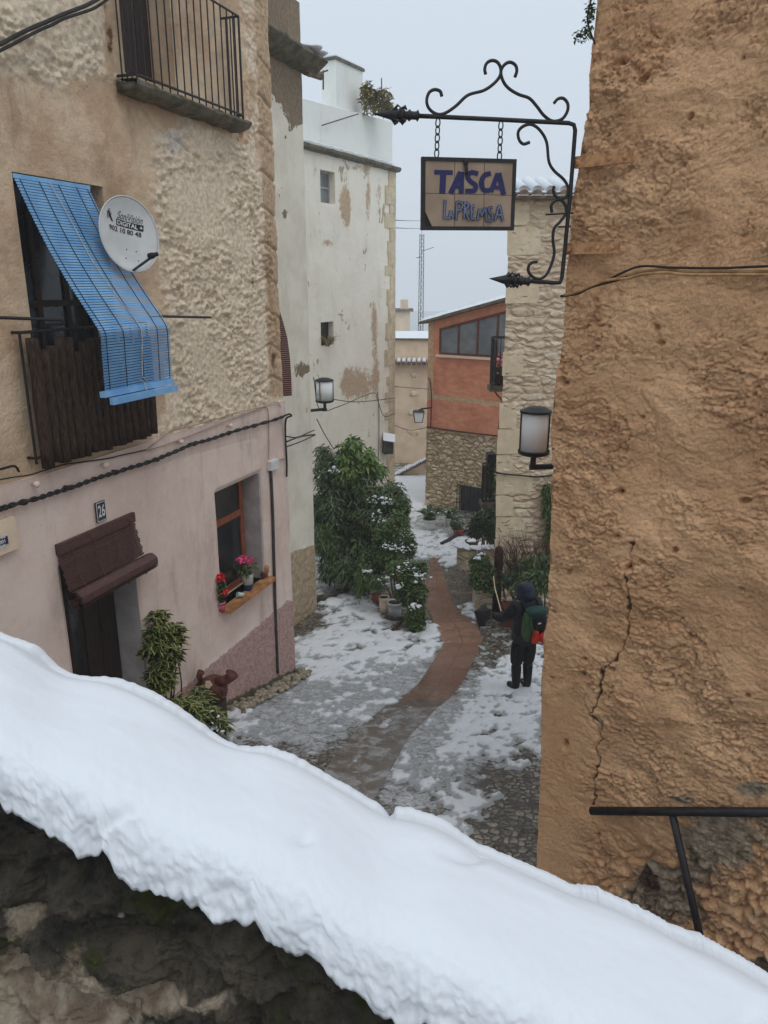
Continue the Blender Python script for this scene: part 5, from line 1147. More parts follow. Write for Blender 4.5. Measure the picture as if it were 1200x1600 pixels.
def snowlumps(parent, L, seed=0, name='snow_clump'):
    m = MB(); rr = random.Random(seed)
    for c, r in L:
        c_ = Vector(c); foliage(name, [((c_.x, c_.y, c_.z), (r*1.9, r*1.0, r*1.0), 1)], int(1500*r*r)+6, .045, .018, M['snow'], parent, seed+int(r*1000)+len(m.v), droop=.1)
        for _ in range(6):
            d = Vector((rr.gauss(0, .9)*r, rr.gauss(0, .7)*r, rr.gauss(0, .5)*r)); k = rr.choice([.014, .02, .03, .04])*rr.uniform(.8, 1.1); m.blob(Vector(c)+d, (k*rr.uniform(.9, 1.6), k, k*.65), rr.randrange(999), 4, .7)
    return m.build(name, M['snow'], parent, True)
# big dark bush
def bush(name, label, base, ells, n, L, w, mat, cat='bush', seed=0, snow=(), stem_r=.02, group=None, **kw):
    t = empty(name, base, label, cat, group); foliage('foliage', ells, n, L, w, mat, t, seed, **kw)
    stems([e[0] for e in ells], base, stem_r, M['bark'], t, seed)
    if snow: snowlumps(t, snow, seed)
    return t
def E_(px, py, Y, rx, ry, rz, w=1): p = pt(px, py, Y); return ((p.x, p.y, p.z), (rx, ry, rz), w)
b0_ = gp(560, 905)
bush('large_bush', 'big dark green bush with narrow leaves in front of the whitewashed house', (pt(560, 880, 16.5).x, 16.5, float(gz(16.5))),
  [E_(515,890,15.6,.22,.3,.25,.6),E_(545,890,15.2,.35,.3,.25,.9),E_(500,800,16.6,.2,.4,.5,.7),E_(520,740,16.8,.40,.6,.50,1),E_(560,760,16.5,.55,.7,.55,1.3),E_(530,800,16.3,.50,.6,.60,1.3),E_(580,800,16.0,.55,.6,.6,1.3),E_(610,780,16.0,.32,.5,.45,.8),E_(520,850,16.0,.38,.5,.40,.9),E_(570,860,15.8,.5,.5,.45,1.1),E_(618,800,15.8,.3,.4,.5,.7),E_(505,715,17,.2,.3,.3,.35)],
  17000, .19, .021, M['leafdk'], seed=1, snow=[(pt(588,780,15.3), .10),(pt(596,808,15.2), .14),(pt(610,812,15.2), .08),(pt(520,735,16.1), .09),(pt(606,783,15.2), .07)], stem_r=.03, droop=.7)
bush('broadleaf_shrub', 'bright green large-leaved shrub standing out at the top of the dark bush', (pt(555, 700, 17.2).x, 17.2, float(gz(17.2))),
  [E_(548,708,16.6,.32,.35,.30,1),E_(570,718,16.5,.26,.3,.25,.8),E_(552,735,16.3,.3,.2,.2,.8),E_(535,725,16.9,.2,.3,.2,.5),E_(588,735,16.6,.22,.3,.14,.5),E_(552,690,17.0,.14,.2,.12,.4)], 2600, .19, .034, M['leafbr'], seed=2, droop=.8, stem_r=.03)
bush('fern_plant', 'low mid green fern-like plant at the foot of the narrow pale house', gp(503, 868), [E_(505,835,15.9,.22,.25,.28,1),E_(515,850,15.7,.16,.2,.16,.5)], 1500, .16, .012, M['leafmd'], 'plant', 3, droop=.9)
bush('climbing_shrub', 'upper snow-flecked shrub leaning over the terracotta strip', (pt(622, 880, 14.6).x, 14.6, float(gz(14.6))),
  [E_(585,880,14.8,.35,.3,.3,1),E_(622,830,14.8,.30,.35,.45,1),E_(628,790,15.2,.18,.2,.3,.6),E_(612,870,14.5,.3,.3,.3,1),E_(640,850,14.6,.15,.2,.3,.6),E_(600,840,14.8,.25,.3,.35,.7)], 7000, .065, .024, M['leafmd'], seed=4, snow=[(pt(628,858,14.3), .1),(pt(606,850,14.3), .09)])
bush('ivy_shrub', 'glossy ivy shrub with snow on its leaves beside the grey bucket', (pt(650, 985, 12.9).x, 12.9, float(gz(12.9))),
  [E_(650,965,12.95,.20,.22,.28,1.2),E_(632,925,13.3,.2,.2,.3,.7),E_(652,925,13.1,.19,.22,.3,1),E_(640,895,13.4,.26,.22,.22,1),E_(658,888,13.3,.12,.12,.14,.4),E_(622,890,13.5,.22,.2,.18,.7)], 6500, .062, .026, M['leafmd'], seed=5,
  snow=[(pt(632,888,13.2), .10),(pt(657,900,13.0), .10),(pt(625,915,13.1), .05),(pt(648,948,12.75), .07)])
bush('drooping_plant', 'thin snow-dusted drooping plant left of the pots under the big bush', gp(572, 930),
  [E_(570,900,14.3,.16,.16,.20,1),E_(590,908,14.0,.15,.14,.14,.8),E_(562,920,14.2,.1,.1,.14,.4)], 1500, .14, .010, M['leafmd'], 'plant', 6, snow=[(pt(596,908,13.9), .09),(pt(574,893,14.2), .06)], droop=1.0)
# pots by the bush
def pot(name, c, r, h, mat, label, taper=.75, cat='pot', group='pots on the street', soil=True, rim=True):
    c = Vector(c); pr = [(r*taper, 0), (r*(taper+1)/2, h*.5), (r*.98, h*.85), (r*1.08 if rim else r, h*.86), (r*1.08 if rim else r, h), (r*.92, h), (r*.88, h*.88), (.01, h*.88)]
    t = empty(name, c, label, cat, group); MB().lathe(c, pr, 20).build('body', mat, t, True)
    if soil: MB().blob(c+Vector((0, 0, h*.93)), (r*.86, r*.86, h*.06), 3, 6, .2).build('soil', M['bark'], t, True)
    return t
g1 = gp(588, 942); pot('flower_pot', g1, .10, .20, M['tcpot'], 'dark terracotta pot left of the cream pot by the bush')
g1 = gp(600, 957); pot('flower_pot', g1, .105, .34, M['cream'], 'tall cream square-shouldered pot between the terracotta pot and the grey bucket', .8, rim=False)
g1 = gp(617, 962); pot('metal_bucket', g1, .15, .30, M['pipe'] if False else M['dish'], 'large grey bucket in front of the ivy shrub', .82, 'bucket')
m = MB().tube([gp(622, 962)+Vector((0, .05, .2)), pt(622, 912, 13.3), pt(623, 890, 13.3)], .012, 6); tag(m.build('plant_stake', M['tcpot'], None, False, gp(622, 962)), 'thin reddish stake standing in the grey bucket', 'stake')
q = gp(628, 985); lg = MB().tube([gp(604, 968)+Vector((0, 0, .05)), gp(618, 975)+Vector((0, 0, .10)), gp(640, 972)+Vector((0, 0, .1))], [.05, .04, .03], 7).tube([gp(612, 988)+Vector((0, 0, .03)), gp(632, 976)+Vector((0, 0, .12))], [.035, .025], 6)
tag(lg.build('old_branch', M['bark'], None, True, q), 'weathered branches lying at the foot of the grey bucket', 'branch')
# planting bed edge with kerb
m = MB(); P = [gp(478, 945), gp(505, 937), (gp(540, 925)), gp(556, 912), gp(575, 925)]
for a, b in zip(P, P[1:]): a = Vector(a); b = Vector(b); n = Vector((-(b-a).y, (b-a).x, 0)).normalized()*.07; m.hexa([a-n+Vector((0,0,-.1)), b-n+Vector((0,0,-.1)), b+n+Vector((0,0,-.1)), a+n+Vector((0,0,-.1)), a-n+Vector((0,0,.09)), b-n+Vector((0,0,.09)), b+n+Vector((0,0,.09)), a+n+Vector((0,0,.09))])
tag(m.build('bed_kerb', M['mossy'], None, False, P[0]), 'dark mossy kerb edging the snowy step below the big bush', 'kerb')
# right-hand planting
def strappy(name, label, base, n, L, w, mat, seed, snow=(), cat='plant', hz=.0):
    rr = random.Random(seed); m = MB(); R = []; t = empty(name, base, label, cat); base = Vector(base)
    for k in range(n):
        a = rr.uniform(0, 2*PI); out = rr.uniform(.25, .8)*L; hh = L*rr.uniform(.5, .95); d = Vector((math.cos(a), math.sin(a), 0)); p0 = base+d*.04; side = Vector((-d.y, d.x, 0)); b = len(m.v); v_ = rr.random()
        for i in range(6):
            f = i/5; c = p0+d*out*f+Vector((0, 0, hz+hh*(1.5*f-.95*f*f))); ww = w*math.sin(PI*min(.08+f*.9, 1))**.7
            m.v += [tuple(c-side*ww), tuple(c+Vector((0, 0, -.25*ww))), tuple(c+side*ww)]; R += [v_*.8, v_*.5, v_]
            if i: q = b+3*(i-1); m.f += [(q, q+1, q+4, q+3), (q+1, q+2, q+5, q+4)]
    m.build('leaves', mat, t, False, None, {'rnd': R, 'edge': [0]*len(R)})
    if snow: snowlumps(t, snow, seed)
    return t
Yr = 20.5
def stand(px, py): return gp(px, py)
c1 = stand(671, 828); pot('flower_pot', c1, .20, .34, M['whitep'], 'rounded white pot holding the big strap-leaved plant', .7)
strappy('strap_leaf_plant', 'large strap-leaved plant in the rounded white pot with snow on one leaf', c1+Vector((0, 0, .3)), 46, .62, .05, M['leafmd'], 1, [(c1+Vector((.08, -.2, .52)), .12)])
c2 = stand(702, 822); pot('flower_pot', c2, .13, .26, M['whitep'], 'smaller white pot between the rounded white pot and the terracotta one', .75)
strappy('strap_leaf_plant', 'smaller broad-leaved plant in the second white pot topped with snow', c2+Vector((0, 0, .25)), 34, .5, .05, M['leafmd'], 2, [(c2+Vector((0, -.1, .45)), .12)])
c3 = stand(716, 837); pot('flower_pot', c3, .15, .2, M['tcpot'], 'wide terracotta pot beneath the barred window', .85); bush('potted_herb', 'dark leafy plant in the terracotta pot beneath the barred window', c3+Vector((0,0,.2)), [((c3.x-.05, c3.y, c3.z+.38), (.2, .2, .2), 1)], 700, .07, .022, M['leafdk'], 'plant', 8, stem_r=.008)
c4 = stand(737, 856); P4 = pot('flower_pot', c4, .17, .2, M['brownbl'], 'squat purple-brown pot with snow on its rim', .85); MB().blob(c4+Vector((0, 0, .21)), (.15, .15, .03), 2, 6, .3).build('snow_cap', M['snow'], P4, True)
c5 = stand(750, 846); tag(MB().blob(c5+Vector((0, 0, .16)), (.12, .12, .13), 2, 8, .2).build('rounded_stone', M['cream'], None, True, c5), 'pale rounded stone behind the purple-brown pot', 'stone')
bush('laurel_shrub', 'glossy dark shrub between the barred window and the stone house corner', stand(757, 858)-Vector((0, 0, 0)), [E_(757,815,17.4,.32,.3,.28,1),E_(745,828,17.4,.25,.3,.2,.6),E_(768,832,17.2,.14,.2,.3,.5),E_(766,800,17.6,.14,.2,.2,.3)], 3600, .08, .03, M['leafdk'], seed=9, stem_r=.02)
# little wall with snow, planter and box hedge
wl = empty('garden_wall', gp(735, 880), 'low curved stone wall capped with snow beside the clipped bush', 'wall')
P = [pt(x, y, Y_) for x, y, Y_ in ((716,856,15.9),(728,861,15.7),(742,862,15.6),(760,861,15.4),(776,860,15.2))]
m = MB(); ms = MB()
for a, b in zip(P, P[1:]):
    n = Vector((0, .28, 0)); d = Vector((0, 0, .45)); m.hexa([a-d, b-d, b-d+n, a-d+n, a, b, b+n, a+n]); ms.blob((a+b)/2+n*.5+Vector((0, 0, .03)), ((b-a).length*.62, .16, .045), 3, 8, .3)
m.build('stones', M['rubbleD'], wl); ms.build('snow_cap', M['snow'], wl, True)
tag(MB().tube([gp(690, 852)+Vector((0, 0, .05)), gp(728, 833)+Vector((0, 0, .08))], .05, 6).build('timber_edging', M['wooddk'], None, False, gp(690, 852)), 'dark timber edging lying in the snow by the pots', 'timber')
pl0 = gp(758, 950); pb = empty('stone_planter', pl0, 'rough stone planter box holding the clipped bush beside the person', 'planter'); MB().box(pl0+Vector((0, .2, .22)), .42, .5, .52).build('box', M['rubbleD'], pb)
MB().box(pl0+Vector((0, .2, .45)), .36, .44, .08).build('soil', M['bark'], pb)
bush('clipped_bush', 'rounded green bush growing from the stone planter', pl0+Vector((0, .2, .45)), [E_(755,900,13.7,.27,.27,.25,1.1),E_(750,880,13.8,.22,.25,.2,.8),E_(760,915,13.6,.24,.25,.16,.7),E_(745,905,13.6,.16,.2,.18,.5)], 5000, .06, .022, M['leafmd'], seed=10, snow=[(pt(752,866,13.8), .035),(pt(747,872,13.6), .03)])
q = gp(779, 955); tag(MB().box(Vector((q.x+.03, 13.3, float(gz(13.3))+.2)), .2, .35, .4).build('brown_planter', M['brownpot'], None, False, (q.x, 13.3, float(gz(13.3)))), 'narrow brown planter beside the rough stone planter', 'planter')
a, b = pt(780, 855, 14.1), pt(779, 955, 14.1)
tag(MB().lathe(Vector((a.x, 14.1, float(gz(14.1)))), [(.085, 0), (.085, a.z-float(gz(14.1))-.06), (.07, a.z-float(gz(14.1))-.01), (.03, a.z-float(gz(14.1))+.02)], 12).build('wooden_post', M['wooddk'], None, True, (a.x, 14.1, float(gz(14.1)))), 'dark rounded wooden post at the corner of the stone house', 'post')
a, b = pt(771, 900, 12.9), pt(783, 955, 12.4)
tag(MB().tube([a, pt(773, 918, 12.8), b], .009, 6).build('pale_stick', M['cream'], None, False, b), 'pale slanting stick just left of the person', 'stick')
# bare twiggy shrub
ts = empty('bare_shrub', (pt(815, 930, 13.6).x, 13.7, float(gz(13.7))), 'leafless reddish twiggy shrub against the pale rubble house', 'shrub'); m = MB(); rr = random.Random(12); bs = Vector(ts.location)
def twig(p, d, L_, r, k):
    q = p+d*L_*.5+rdir(rr)*L_*.06; e = q+d*L_*.5+rdir(rr)*L_*.1; m.tube([p, q, e], [r, r*.8, r*.6], 4)
    if k > 0:
        for _ in range(rr.choice([2, 3, 3])): twig(q+(e-q)*rr.random(), (d+rdir(rr)*.55+Vector((0, 0, .15))).normalized(), L_*.66, r*.6, k-1)
for k in range(22): twig(bs+Vector((rr.uniform(-.3, .3), rr.uniform(-.2, .2), 0)), (Vector((rr.uniform(-.5, .35), rr.uniform(-.2, .1), 1))).normalized(), .85, .013, 3)
m.build('twigs', simple('reddish_twig', C(92,60,52), C(64,44,40), 10, .8, .3, 40, .003), ts)
bush('dark_shrub', 'dark low leafy shrub behind the hooded person', (pt(850, 930, 12.2).x, 12.3, float(gz(12.3))), [E_(830,890,13.4,.35,.2,.3,1.2),E_(845,905,12.2,.28,.2,.2,1),E_(850,880,12.4,.2,.2,.2,.6),E_(822,918,12.6,.2,.2,.15,.6),E_(800,900,13.5,.2,.2,.22,.7)], 4200, .13, .014, M['leafdk'], seed=13, droop=.8)
bush('wall_climber', 'green climber hanging down the rubble house next to the ochre wall', (FD.P(860, 880, .1)), [E_(860,790,14.35,.16,.1,.30,1),E_(862,840,14.35,.13,.1,.35,1),E_(856,765,14.35,.1,.1,.15,.4)], 2200, .10, .012, M['leafmd'], 'climber', 14, droop=.9)
# teal hat-like bowl in the shadow
q = pt(796, 903, 13.4); tag(MB().lathe(q, [(.10, -.12), (.13, 0), (.11, .02), (.0, .06)], 14).build('green_pot', simple('dull_green', C(44,66,62), C(34,52,50), 6, .6, .2, 40, .003), None, True, q-Vector((0, 0, .12))), 'small dull green pot behind the wooden post', 'pot')
# balconies on the hidden side of the stone house
def balcony(name, label, x0, x1, yt, yb, Y, dpt=.35):
    a, b = pt(x0, yb, Y), pt(x1, yt, Y); t = empty(name, a, label, 'balcony'); zt_ = b.z; xr = b.x+.5
    MB().box(((a.x+xr)/2, Y+dpt/2, a.z-.06), xr-a.x+.1, dpt+.1, .10).build('slab', M['concrete'], t)
    m = MB()
    for z in (a.z+.06, zt_): m.tube([(xr, Y, z), (a.x, Y, z), (a.x, Y+dpt, z), (xr, Y+dpt, z)], .014, 5)
    for k in range(6): x = a.x+(xr-a.x)*k/5; m.tube([(x, Y, a.z), (x, Y, zt_)], .009, 4)
    for k in range(8): y = Y+dpt*k/7; m.tube([(a.x, y, a.z), (a.x, y, zt_)], .009, 4)
    m.build('railing', M['ironblk'], t); MB().box((a.x+.06, Y+dpt*.5, (a.z+zt_)/2), .02, dpt*.8, (zt_-a.z)*.9).build('side_panel', M['ironblk'], t)
    return t, a, zt_
tb, a, zt_ = balcony('iron_balcony', 'upper iron balcony with pink flowers on the stone house corner', 769, 788, 528, 603, 15.6)
c0 = pt(780, 596, 15.75); pot('balcony_pot', (c0.x, 15.85, a.z), .12, .2, M['brownpot'], 'dark pot on the upper balcony', .8, group='pots on the balconies')
fb = empty('balcony_flowers', (c0.x, 15.85, a.z+.2), 'pink and white cyclamen in a dark pot on the upper balcony', 'flowers'); foliage('leaves', [((c0.x, 15.85, a.z+.32), (.13, .13, .12), 1)], 160, .07, .025, M['leafdk'], fb, 15); foliage('blooms', [((c0.x+.02, 15.82, a.z+.5), (.14, .12, .12), 1)], 130, .075, .04, M['petal'], fb, 16)
tb, a, zt_ = balcony('iron_balcony', 'lower iron balcony overgrown by a potted climber next to the barred window', 755, 775, 729, 786, 16.6)
bush('balcony_plant', 'leafy plant climbing on the lower iron balcony', (pt(766, 786, 16.8).x, 16.9, a.z), [E_(766,740,16.9,.12,.15,.5,1),E_(768,715,16.9,.1,.1,.2,.3),E_(768,765,16.8,.16,.15,.25,.6)], 1300, .09, .025, M['leafbr'] if False else M['leafmd'], 'plant', 17, stem_r=.01)
a, b = pt(760, 722, 16.7), pt(774, 708, 16.7); tag(MB().box((a+b)/2, b.x-a.x, .3, b.z-a.z).build('lantern_box', M['black'], None, False, a), 'small dark box lantern above the lower balcony', 'lantern')
# plant on the roof of the whitewashed house
bush('roof_shrub', 'yellowish shrub growing behind the chimney on the whitewashed roof', (FB.P(590, 180, -.8)), [E_(580,160,22.5,.32,.3,.36,1),E_(597,155,22.4,.26,.3,.3,.8),E_(573,140,22.5,.14,.2,.18,.4),E_(604,170,22.4,.14,.2,.2,.4)], 1500, .15, .035, M['leafyl'], seed=18, stem_r=.02)
tag(MB().tube([FB.P(597, 175, -.8), FB.P(596, 122, -.8)], .018, 5).build('roof_pole', M['pipe'], None, False, FB.P(597, 175, -.8)), 'thin pole rising from the roof shrub', 'pole')
tag(MB().tube([FB.P(505, 140, .1), FB.P(505, 110, .1)], .02, 5).tube([FB.P(494, 116, .1), FB.P(512, 110, .1)], .02, 5).build('roof_aerial', M['pipe'], None, False, FB.P(505, 140, .1)), 'short dark aerial bar left of the chimney', 'aerial')
tag(MB().tube([FB.P(503, 196, .05), FB.P(560, 178, .08)], .014, 5).build('stay_wire', M['pipe'], None, False, FB.P(503, 196, .05)), 'thin slanting stay on the pale parapet below the chimney', 'wire')
# dry grass in the second window of the whitewashed house
c0 = FB.P(512, 540, .02); gt = strappy('window_grass', 'tuft of dry grass growing in the lower window of the whitewashed house', c0, 60, .5, .012, M['grass'], 21, hz=-.02)
# sprig at top of ochre wall
c0 = FF.P(926, 20, .02); t_ = empty('wall_sprig', c0, 'small dark sprig sticking out of the top edge of the ochre wall', 'plant'); foliage('leaves', [(FF.P(910, 55, .02), (.06, .06, .04), 1), (FF.P(922, 30, .02), (.03, .03, .09), 1), (FF.P(925, 5, .02), (.03, .03, .1), .7)], 260, .028, .009, M['leafdk'], t_, 22)
MB().tube(crom([FF.P(930, 70, .0), FF.P(921, 45, .02), FF.P(918, 25, .02), FF.P(926, -10, .02)], 5), .006, 5).tube([FF.P(922, 48, .02), FF.P(903, 58, .02)], .004, 5).build('stem', M['bark'], t_)
# ---------------------------------------------------------------- variegated plants at the pink wall
def W_(px, py, off): return FA.P(px, py, off)
def schef(name, label, base, cents, r, n, L, w, seed):
    t = empty(name, base, label, 'plant'); foliage('leaves', [(tuple(c), r, 1) for c in cents], n, L, w, M['leafvar'], t, seed, mode='whorl', clump=7, droop=.35, edge=True)
    stems(cents, base, .012, M['bark'], t, seed, spread=.06); return t
cs_ = [W_(x, y, o) for x, y, o in ((247,965,.15),(243,985,.2),(262,985,.2),(270,1000,.2),(240,1005,.2),(258,1010,.25),(248,1030,.2),(272,1038,.25),(262,1050,.2),(245,1055,.2),(258,1070,.25),(270,1025,.2),(243,1075,.2),(236,1020,.15),(275,985,.22))]
bz = FA.W(FA.px(255, 1080, .2)[0], float(gz(FA.P(255, 1080, .2).y)), .2)
schef('variegated_plant', 'tall variegated plant with yellow-edged leaves against the pink wall right of the door', bz, cs_, (.08, .08, .07), 1300, .13, .024, 30)
cs_ = [W_(x, y, o) for x, y, o in ((290,1098,.5),(305,1090,.45),(282,1108,.5),(315,1110,.5),(325,1120,.5),(300,1120,.6),(335,1130,.5))]
b2 = FA.W(FA.px(305, 1140, .5)[0], float(gz(8.2)), .5)
schef('variegated_plant', 'low variegated plant half hidden by the snow below the clay pot', b2, cs_, (.16, .14, .10), 900, .14, .026, 31)
snowlumps(empty('snow_lump', W_(325, 1130, .55), 'small clump of snow on the low variegated plant', 'snow'), [(W_(326, 1120, .6), .06), (W_(330, 1140, .6), .07)], 5)
# clay creature pot on a log
lb = W_(338, 1130, .25); lb.z = float(gz(lb.y)); th_ = W_(338, 1090, .25).z
lg = empty('log_stump', lb, 'dark log stump carrying the broken clay pot by the pink wall', 'stump'); MB().tube([lb, (lb+Vector((lb.x*0, 0, (th_-lb.z)*.5))), Vector((lb.x, lb.y, th_))], [.15, .14, .145], 16).build('trunk', M['wooddk'], lg, True)
cp = Vector((lb.x, lb.y, th_)); ct = empty('clay_pot', cp, 'broken reddish clay jug shaped like an animal on the log stump', 'pot')
MB().lathe(cp, [(.10, 0), (.15, .04), (.17, .13), (.165, .2), (.13, .27), (.10, .29)], 18).build('body', M['brownpot'], ct, True)
MB().tube([cp+Vector((.05, -.05, .26)), cp+Vector((.15, -.06, .29)), cp+Vector((.22, -.06, .33)), cp+Vector((.25, -.06, .38))], [.07, .065, .06, .085], 12).build('spout', M['brownpot'], ct, True)
MB().tube([cp+Vector((-.14, -.02, .24)), cp+Vector((-.16, -.04, .34)), cp+Vector((-.13, -.04, .40))], [.03, .035, .045], 8).build('handle', M['brownpot'], ct, True)
MB().tube([cp+Vector((-.15, 0, .1)), cp+Vector((-.22, -.02, .16)), cp+Vector((-.18, 0, .22))], .022, 6).build('ear', M['brownpot'], ct, True)
m = MB(); rr = random.Random(2)
m.prism([cp+Vector(v) for v in ((-.06, -.17, .27), (-.01, -.18, .25), (.03, -.18, .3), (.0, -.17, .35), (-.05, -.16, .34))], (0, -.012, 0)); m.build('white_shard', M['cream'], ct)
m = MB()
for k in range(14): m.blob(cp+Vector((rr.uniform(.0, .14), -.15+rr.uniform(-.03, .02), rr.uniform(.06, .24))), (.018, .012, .014), k, 5, .5)
m.build('pebbles', M['bark'], ct, True)
# cobbles at the foot of the pink wall
m = MB(); rr = random.Random(8)
for k in range(150):
    s = rr.uniform(-2.1, .1); o = rr.uniform(.04, .34); p = FA.W(s, 0, o); p.z = float(gz(p.y))+.045; m.blob(p, (rr.uniform(.03, .055), rr.uniform(.03, .05), .03), k, 5, .2)
tag(m.build('edge_cobbles', simple('pebble_stone', C(168,156,134), C(110,102,84), 9, .7, .4, 60, .004), None, True, FA.W(-1, -5.6, .2)), 'rounded bare cobbles along the foot of the pink wall', 'cobbles', None, 'stuff')
# ---------------------------------------------------------------- things on the pink window sill
zsil = -4.03
def sill(px, off): s = FA.px(px, 905, off)[0]; return s
c0 = FA.W(FA.px(387, 905, .03)[0], zsil, .03)
fp = empty('flower_pot', c0, 'white and blue decorated pot with pink flowers on the window sill', 'pot'); MB().lathe(c0, [(.055, 0), (.07, .09), (.072, .09)], 16).build('blue_band', simple('blue_paint', C(40,84,150), C(60,110,176), 30, .5, .1, 40, .002), fp, True)
MB().lathe(c0+Vector((0, 0, .09)), [(.07, 0), (.08, .13), (.084, .14), (.07, .14), (.06, .11), (.01, .11)], 16).build('white_body', M['whitep'], fp, True)
fl = empty('potted_flowers', c0+Vector((0, 0, .2)), 'bright pink flowers in the decorated pot on the sill', 'flowers'); foliage('leaves', [((c0.x, c0.y, c0.z+.33), (.12, .12, .11), 1)], 420, .09, .014, M['leafmd'], fl, 40); foliage('blooms', [((c0.x-.04, c0.y, c0.z+.45), (.09, .08, .05), 1), ((c0.x+.04, c0.y, c0.z+.43), (.07, .06, .04), 1)], 260, .05, .022, M['petal'], fl, 41)
c1 = FA.W(FA.px(348, 935, .08)[0], zsil, .05); fp = pot('flower_pot', c1, .055, .12, simple('red_dots', C(190,40,70), C(226,180,190), 60, .5, .1, 40, .002, lo=.5, hi=.55), 'small red patterned pot at the left end of the window sill', .8, group=None)
fl = empty('potted_flowers', c1+Vector((0, 0, .1)), 'red flowers above the red patterned pot on the sill', 'flowers'); foliage('leaves', [((c1.x, c1.y, c1.z+.28), (.07, .07, .15), 1)], 300, .06, .02, M['leafdk'], fl, 42); foliage('blooms', [((c1.x, c1.y, c1.z+.46), (.06, .06, .05), 1), ((c1.x+.05, c1.y-.02, c1.z+.26), (.05, .05, .04), .6)], 200, .045, .02, M['petred'], fl, 43)
c2 = FA.W(FA.px(377, 908, .08)[0], zsil+.035, .1); tag(MB().lathe(c2, [(.026, 0), (.036, .09), (.033, .09), (.02, .01)], 12, Vector((-.7, -.5, .25))).build('paper_cup', simple('pale_green_cup', C(190,214,204), C(170,196,188), 6, .5, .1, 40, .002), None, True, c2), 'small pale cup lying on its side on the window sill', 'cup')
c3 = FA.W(-.87, zsil, .03); tag(MB().blob(c3+Vector((0, 0, .05)), (.03, .05, .045), 3, 8, .2).blob(c3+Vector((.0, -.04, .10)), (.022, .025, .025), 4, 6, .1).build('clay_bird', M['bark'], None, True, c3), 'small brown bird figurine at the right end of the sill', 'figurine')
c4 = FA.W(-.80, zsil, .03); tag(MB().tube([c4, c4+Vector((.01, 0, .10)), c4+Vector((.03, 0, .17))], [.03, .04, .03], 8).build('wooden_ornament', M['woodsill'], None, True, c4), 'small pale wooden ornament beside the bird figurine', 'ornament')
# ================================================================ person
def skin(name, V, Ed, R, mat, parent, lv=2, root=0):
    me = bpy.data.meshes.new(name); me.from_pydata([tuple(v) for v in V], Ed, []); ob = bpy.data.objects.new(name, me); col.objects.link(ob)
    mo = ob.modifiers.new('s', 'SKIN'); mo.use_smooth_shade = True
    sv = me.skin_vertices[0].data if me.skin_vertices else None
    if sv is None:
        bpy.context.view_layer.objects.active = ob; sv = me.skin_vertices[0].data
    for i, r in enumerate(R): sv[i].radius = r if isinstance(r, tuple) else (r, r); sv[i].use_root = (i == root)
    su = ob.modifiers.new('d', 'SUBSURF'); su.levels = lv; su.render_levels = lv
    bpy.context.view_layer.update()
    me2 = bpy.data.meshes.new_from_object(ob.evaluated_get(bpy.context.evaluated_depsgraph_get())); bpy.data.objects.remove(ob)
    b = MB(); b.v = [tuple(v.co) for v in me2.vertices]; b.f = [tuple(p.vertices) for p in me2.polygons]; bpy.data.meshes.remove(me2)
    return b.build(name, mat, parent, True)
f0 = gp(824, 1078); PB = Vector((f0.x-.09, f0.y, f0.z)); UP = Vector((0, 0, 1))
FW = Vector((-.35, .94, 0)).normalized(); RT = Vector((.94, .35, 0)).normalized()     # walking away, turned a little left
def q_(r, f, u): return PB+RT*r+FW*f+UP*u
pe = empty('person', PB, 'person in dark hooded jacket and boots seen from behind beside the ochre wall', 'person')
skinm = simple('skin', C(190,140,118), C(170,120,100), 10, .6, .1, 40, .002)
hand = q_(-.42, .30, 1.16)
J = [q_(0,0,.92), q_(0,-.01,1.12), q_(0,.0,1.36), q_(0,.03,1.47), q_(-.01,.06,1.58), q_(-.01,.07,1.68),
     q_(-.19,.0,1.38), q_(-.28,.06,1.16), q_(-.35,.20,1.155), q_(-.37,.23,1.15), q_(.19,0,1.38), q_(.24,.03,1.12), q_(.215,.15,1.01), q_(.21,.17,1.0),
     q_(-.09,0,.86), q_(-.09,.02,.48), q_(-.09,-.01,.09), q_(-.10,.15,.04), q_(.10,0,.86), q_(.10,.04,.48), q_(.10,.02,.09), q_(.09,.17,.04)]
Ed = [(0,1),(1,2),(2,3),(3,4),(4,5),(2,6),(6,7),(7,8),(8,9),(2,10),(10,11),(11,12),(12,13),(0,14),(14,15),(15,16),(16,17),(0,18),(18,19),(19,20),(20,21)]
R_ = [.12,.11,.12,.05,.085,.07,.06,.04,.014,.006,.06,.04,.014,.006,.085,.055,.035,.03,.085,.055,.035,.03]
skin('body', J, Ed, R_, skinm, pe)
jk = simple('navy_jacket', C(26,28,40), C(18,20,28), 14, .5, .8, 26, .02); tr = simple('black_trousers', C(26,26,30), C(18,18,20), 14, .8, .8, 24, .02)
V = [q_(0,0,.72), q_(0,-.01,.95), q_(0,-.01,1.15), q_(0,.0,1.34), q_(0,.01,1.42), q_(-.18,0,1.37), q_(-.26,.04,1.22), q_(-.30,.12,1.13), q_(-.395,.265,1.157), q_(.18,0,1.37), q_(.24,.01,1.22), q_(.25,.05,1.1), q_(.21,.18,.99)]
jo = skin('jacket', V, [(0,1),(1,2),(2,3),(3,4),(3,5),(5,6),(6,7),(7,8),(3,9),(9,10),(10,11),(11,12)], [(.22,.19),(.215,.18),(.20,.17),(.19,.155),.11,.095,.085,.075,.055,.095,.085,.075,.055], jk, pe)
V = [q_(-.01,.0,1.40), q_(-.01,.01,1.51), q_(-.01,.04,1.62), q_(-.01,.07,1.68)]
skin('hood', V, [(0,1),(1,2),(2,3)], [.13, .145, .135, .10], simple('blue_hood', C(40,48,72), C(24,28,44), 12, .5, .7, 26, .02), pe)
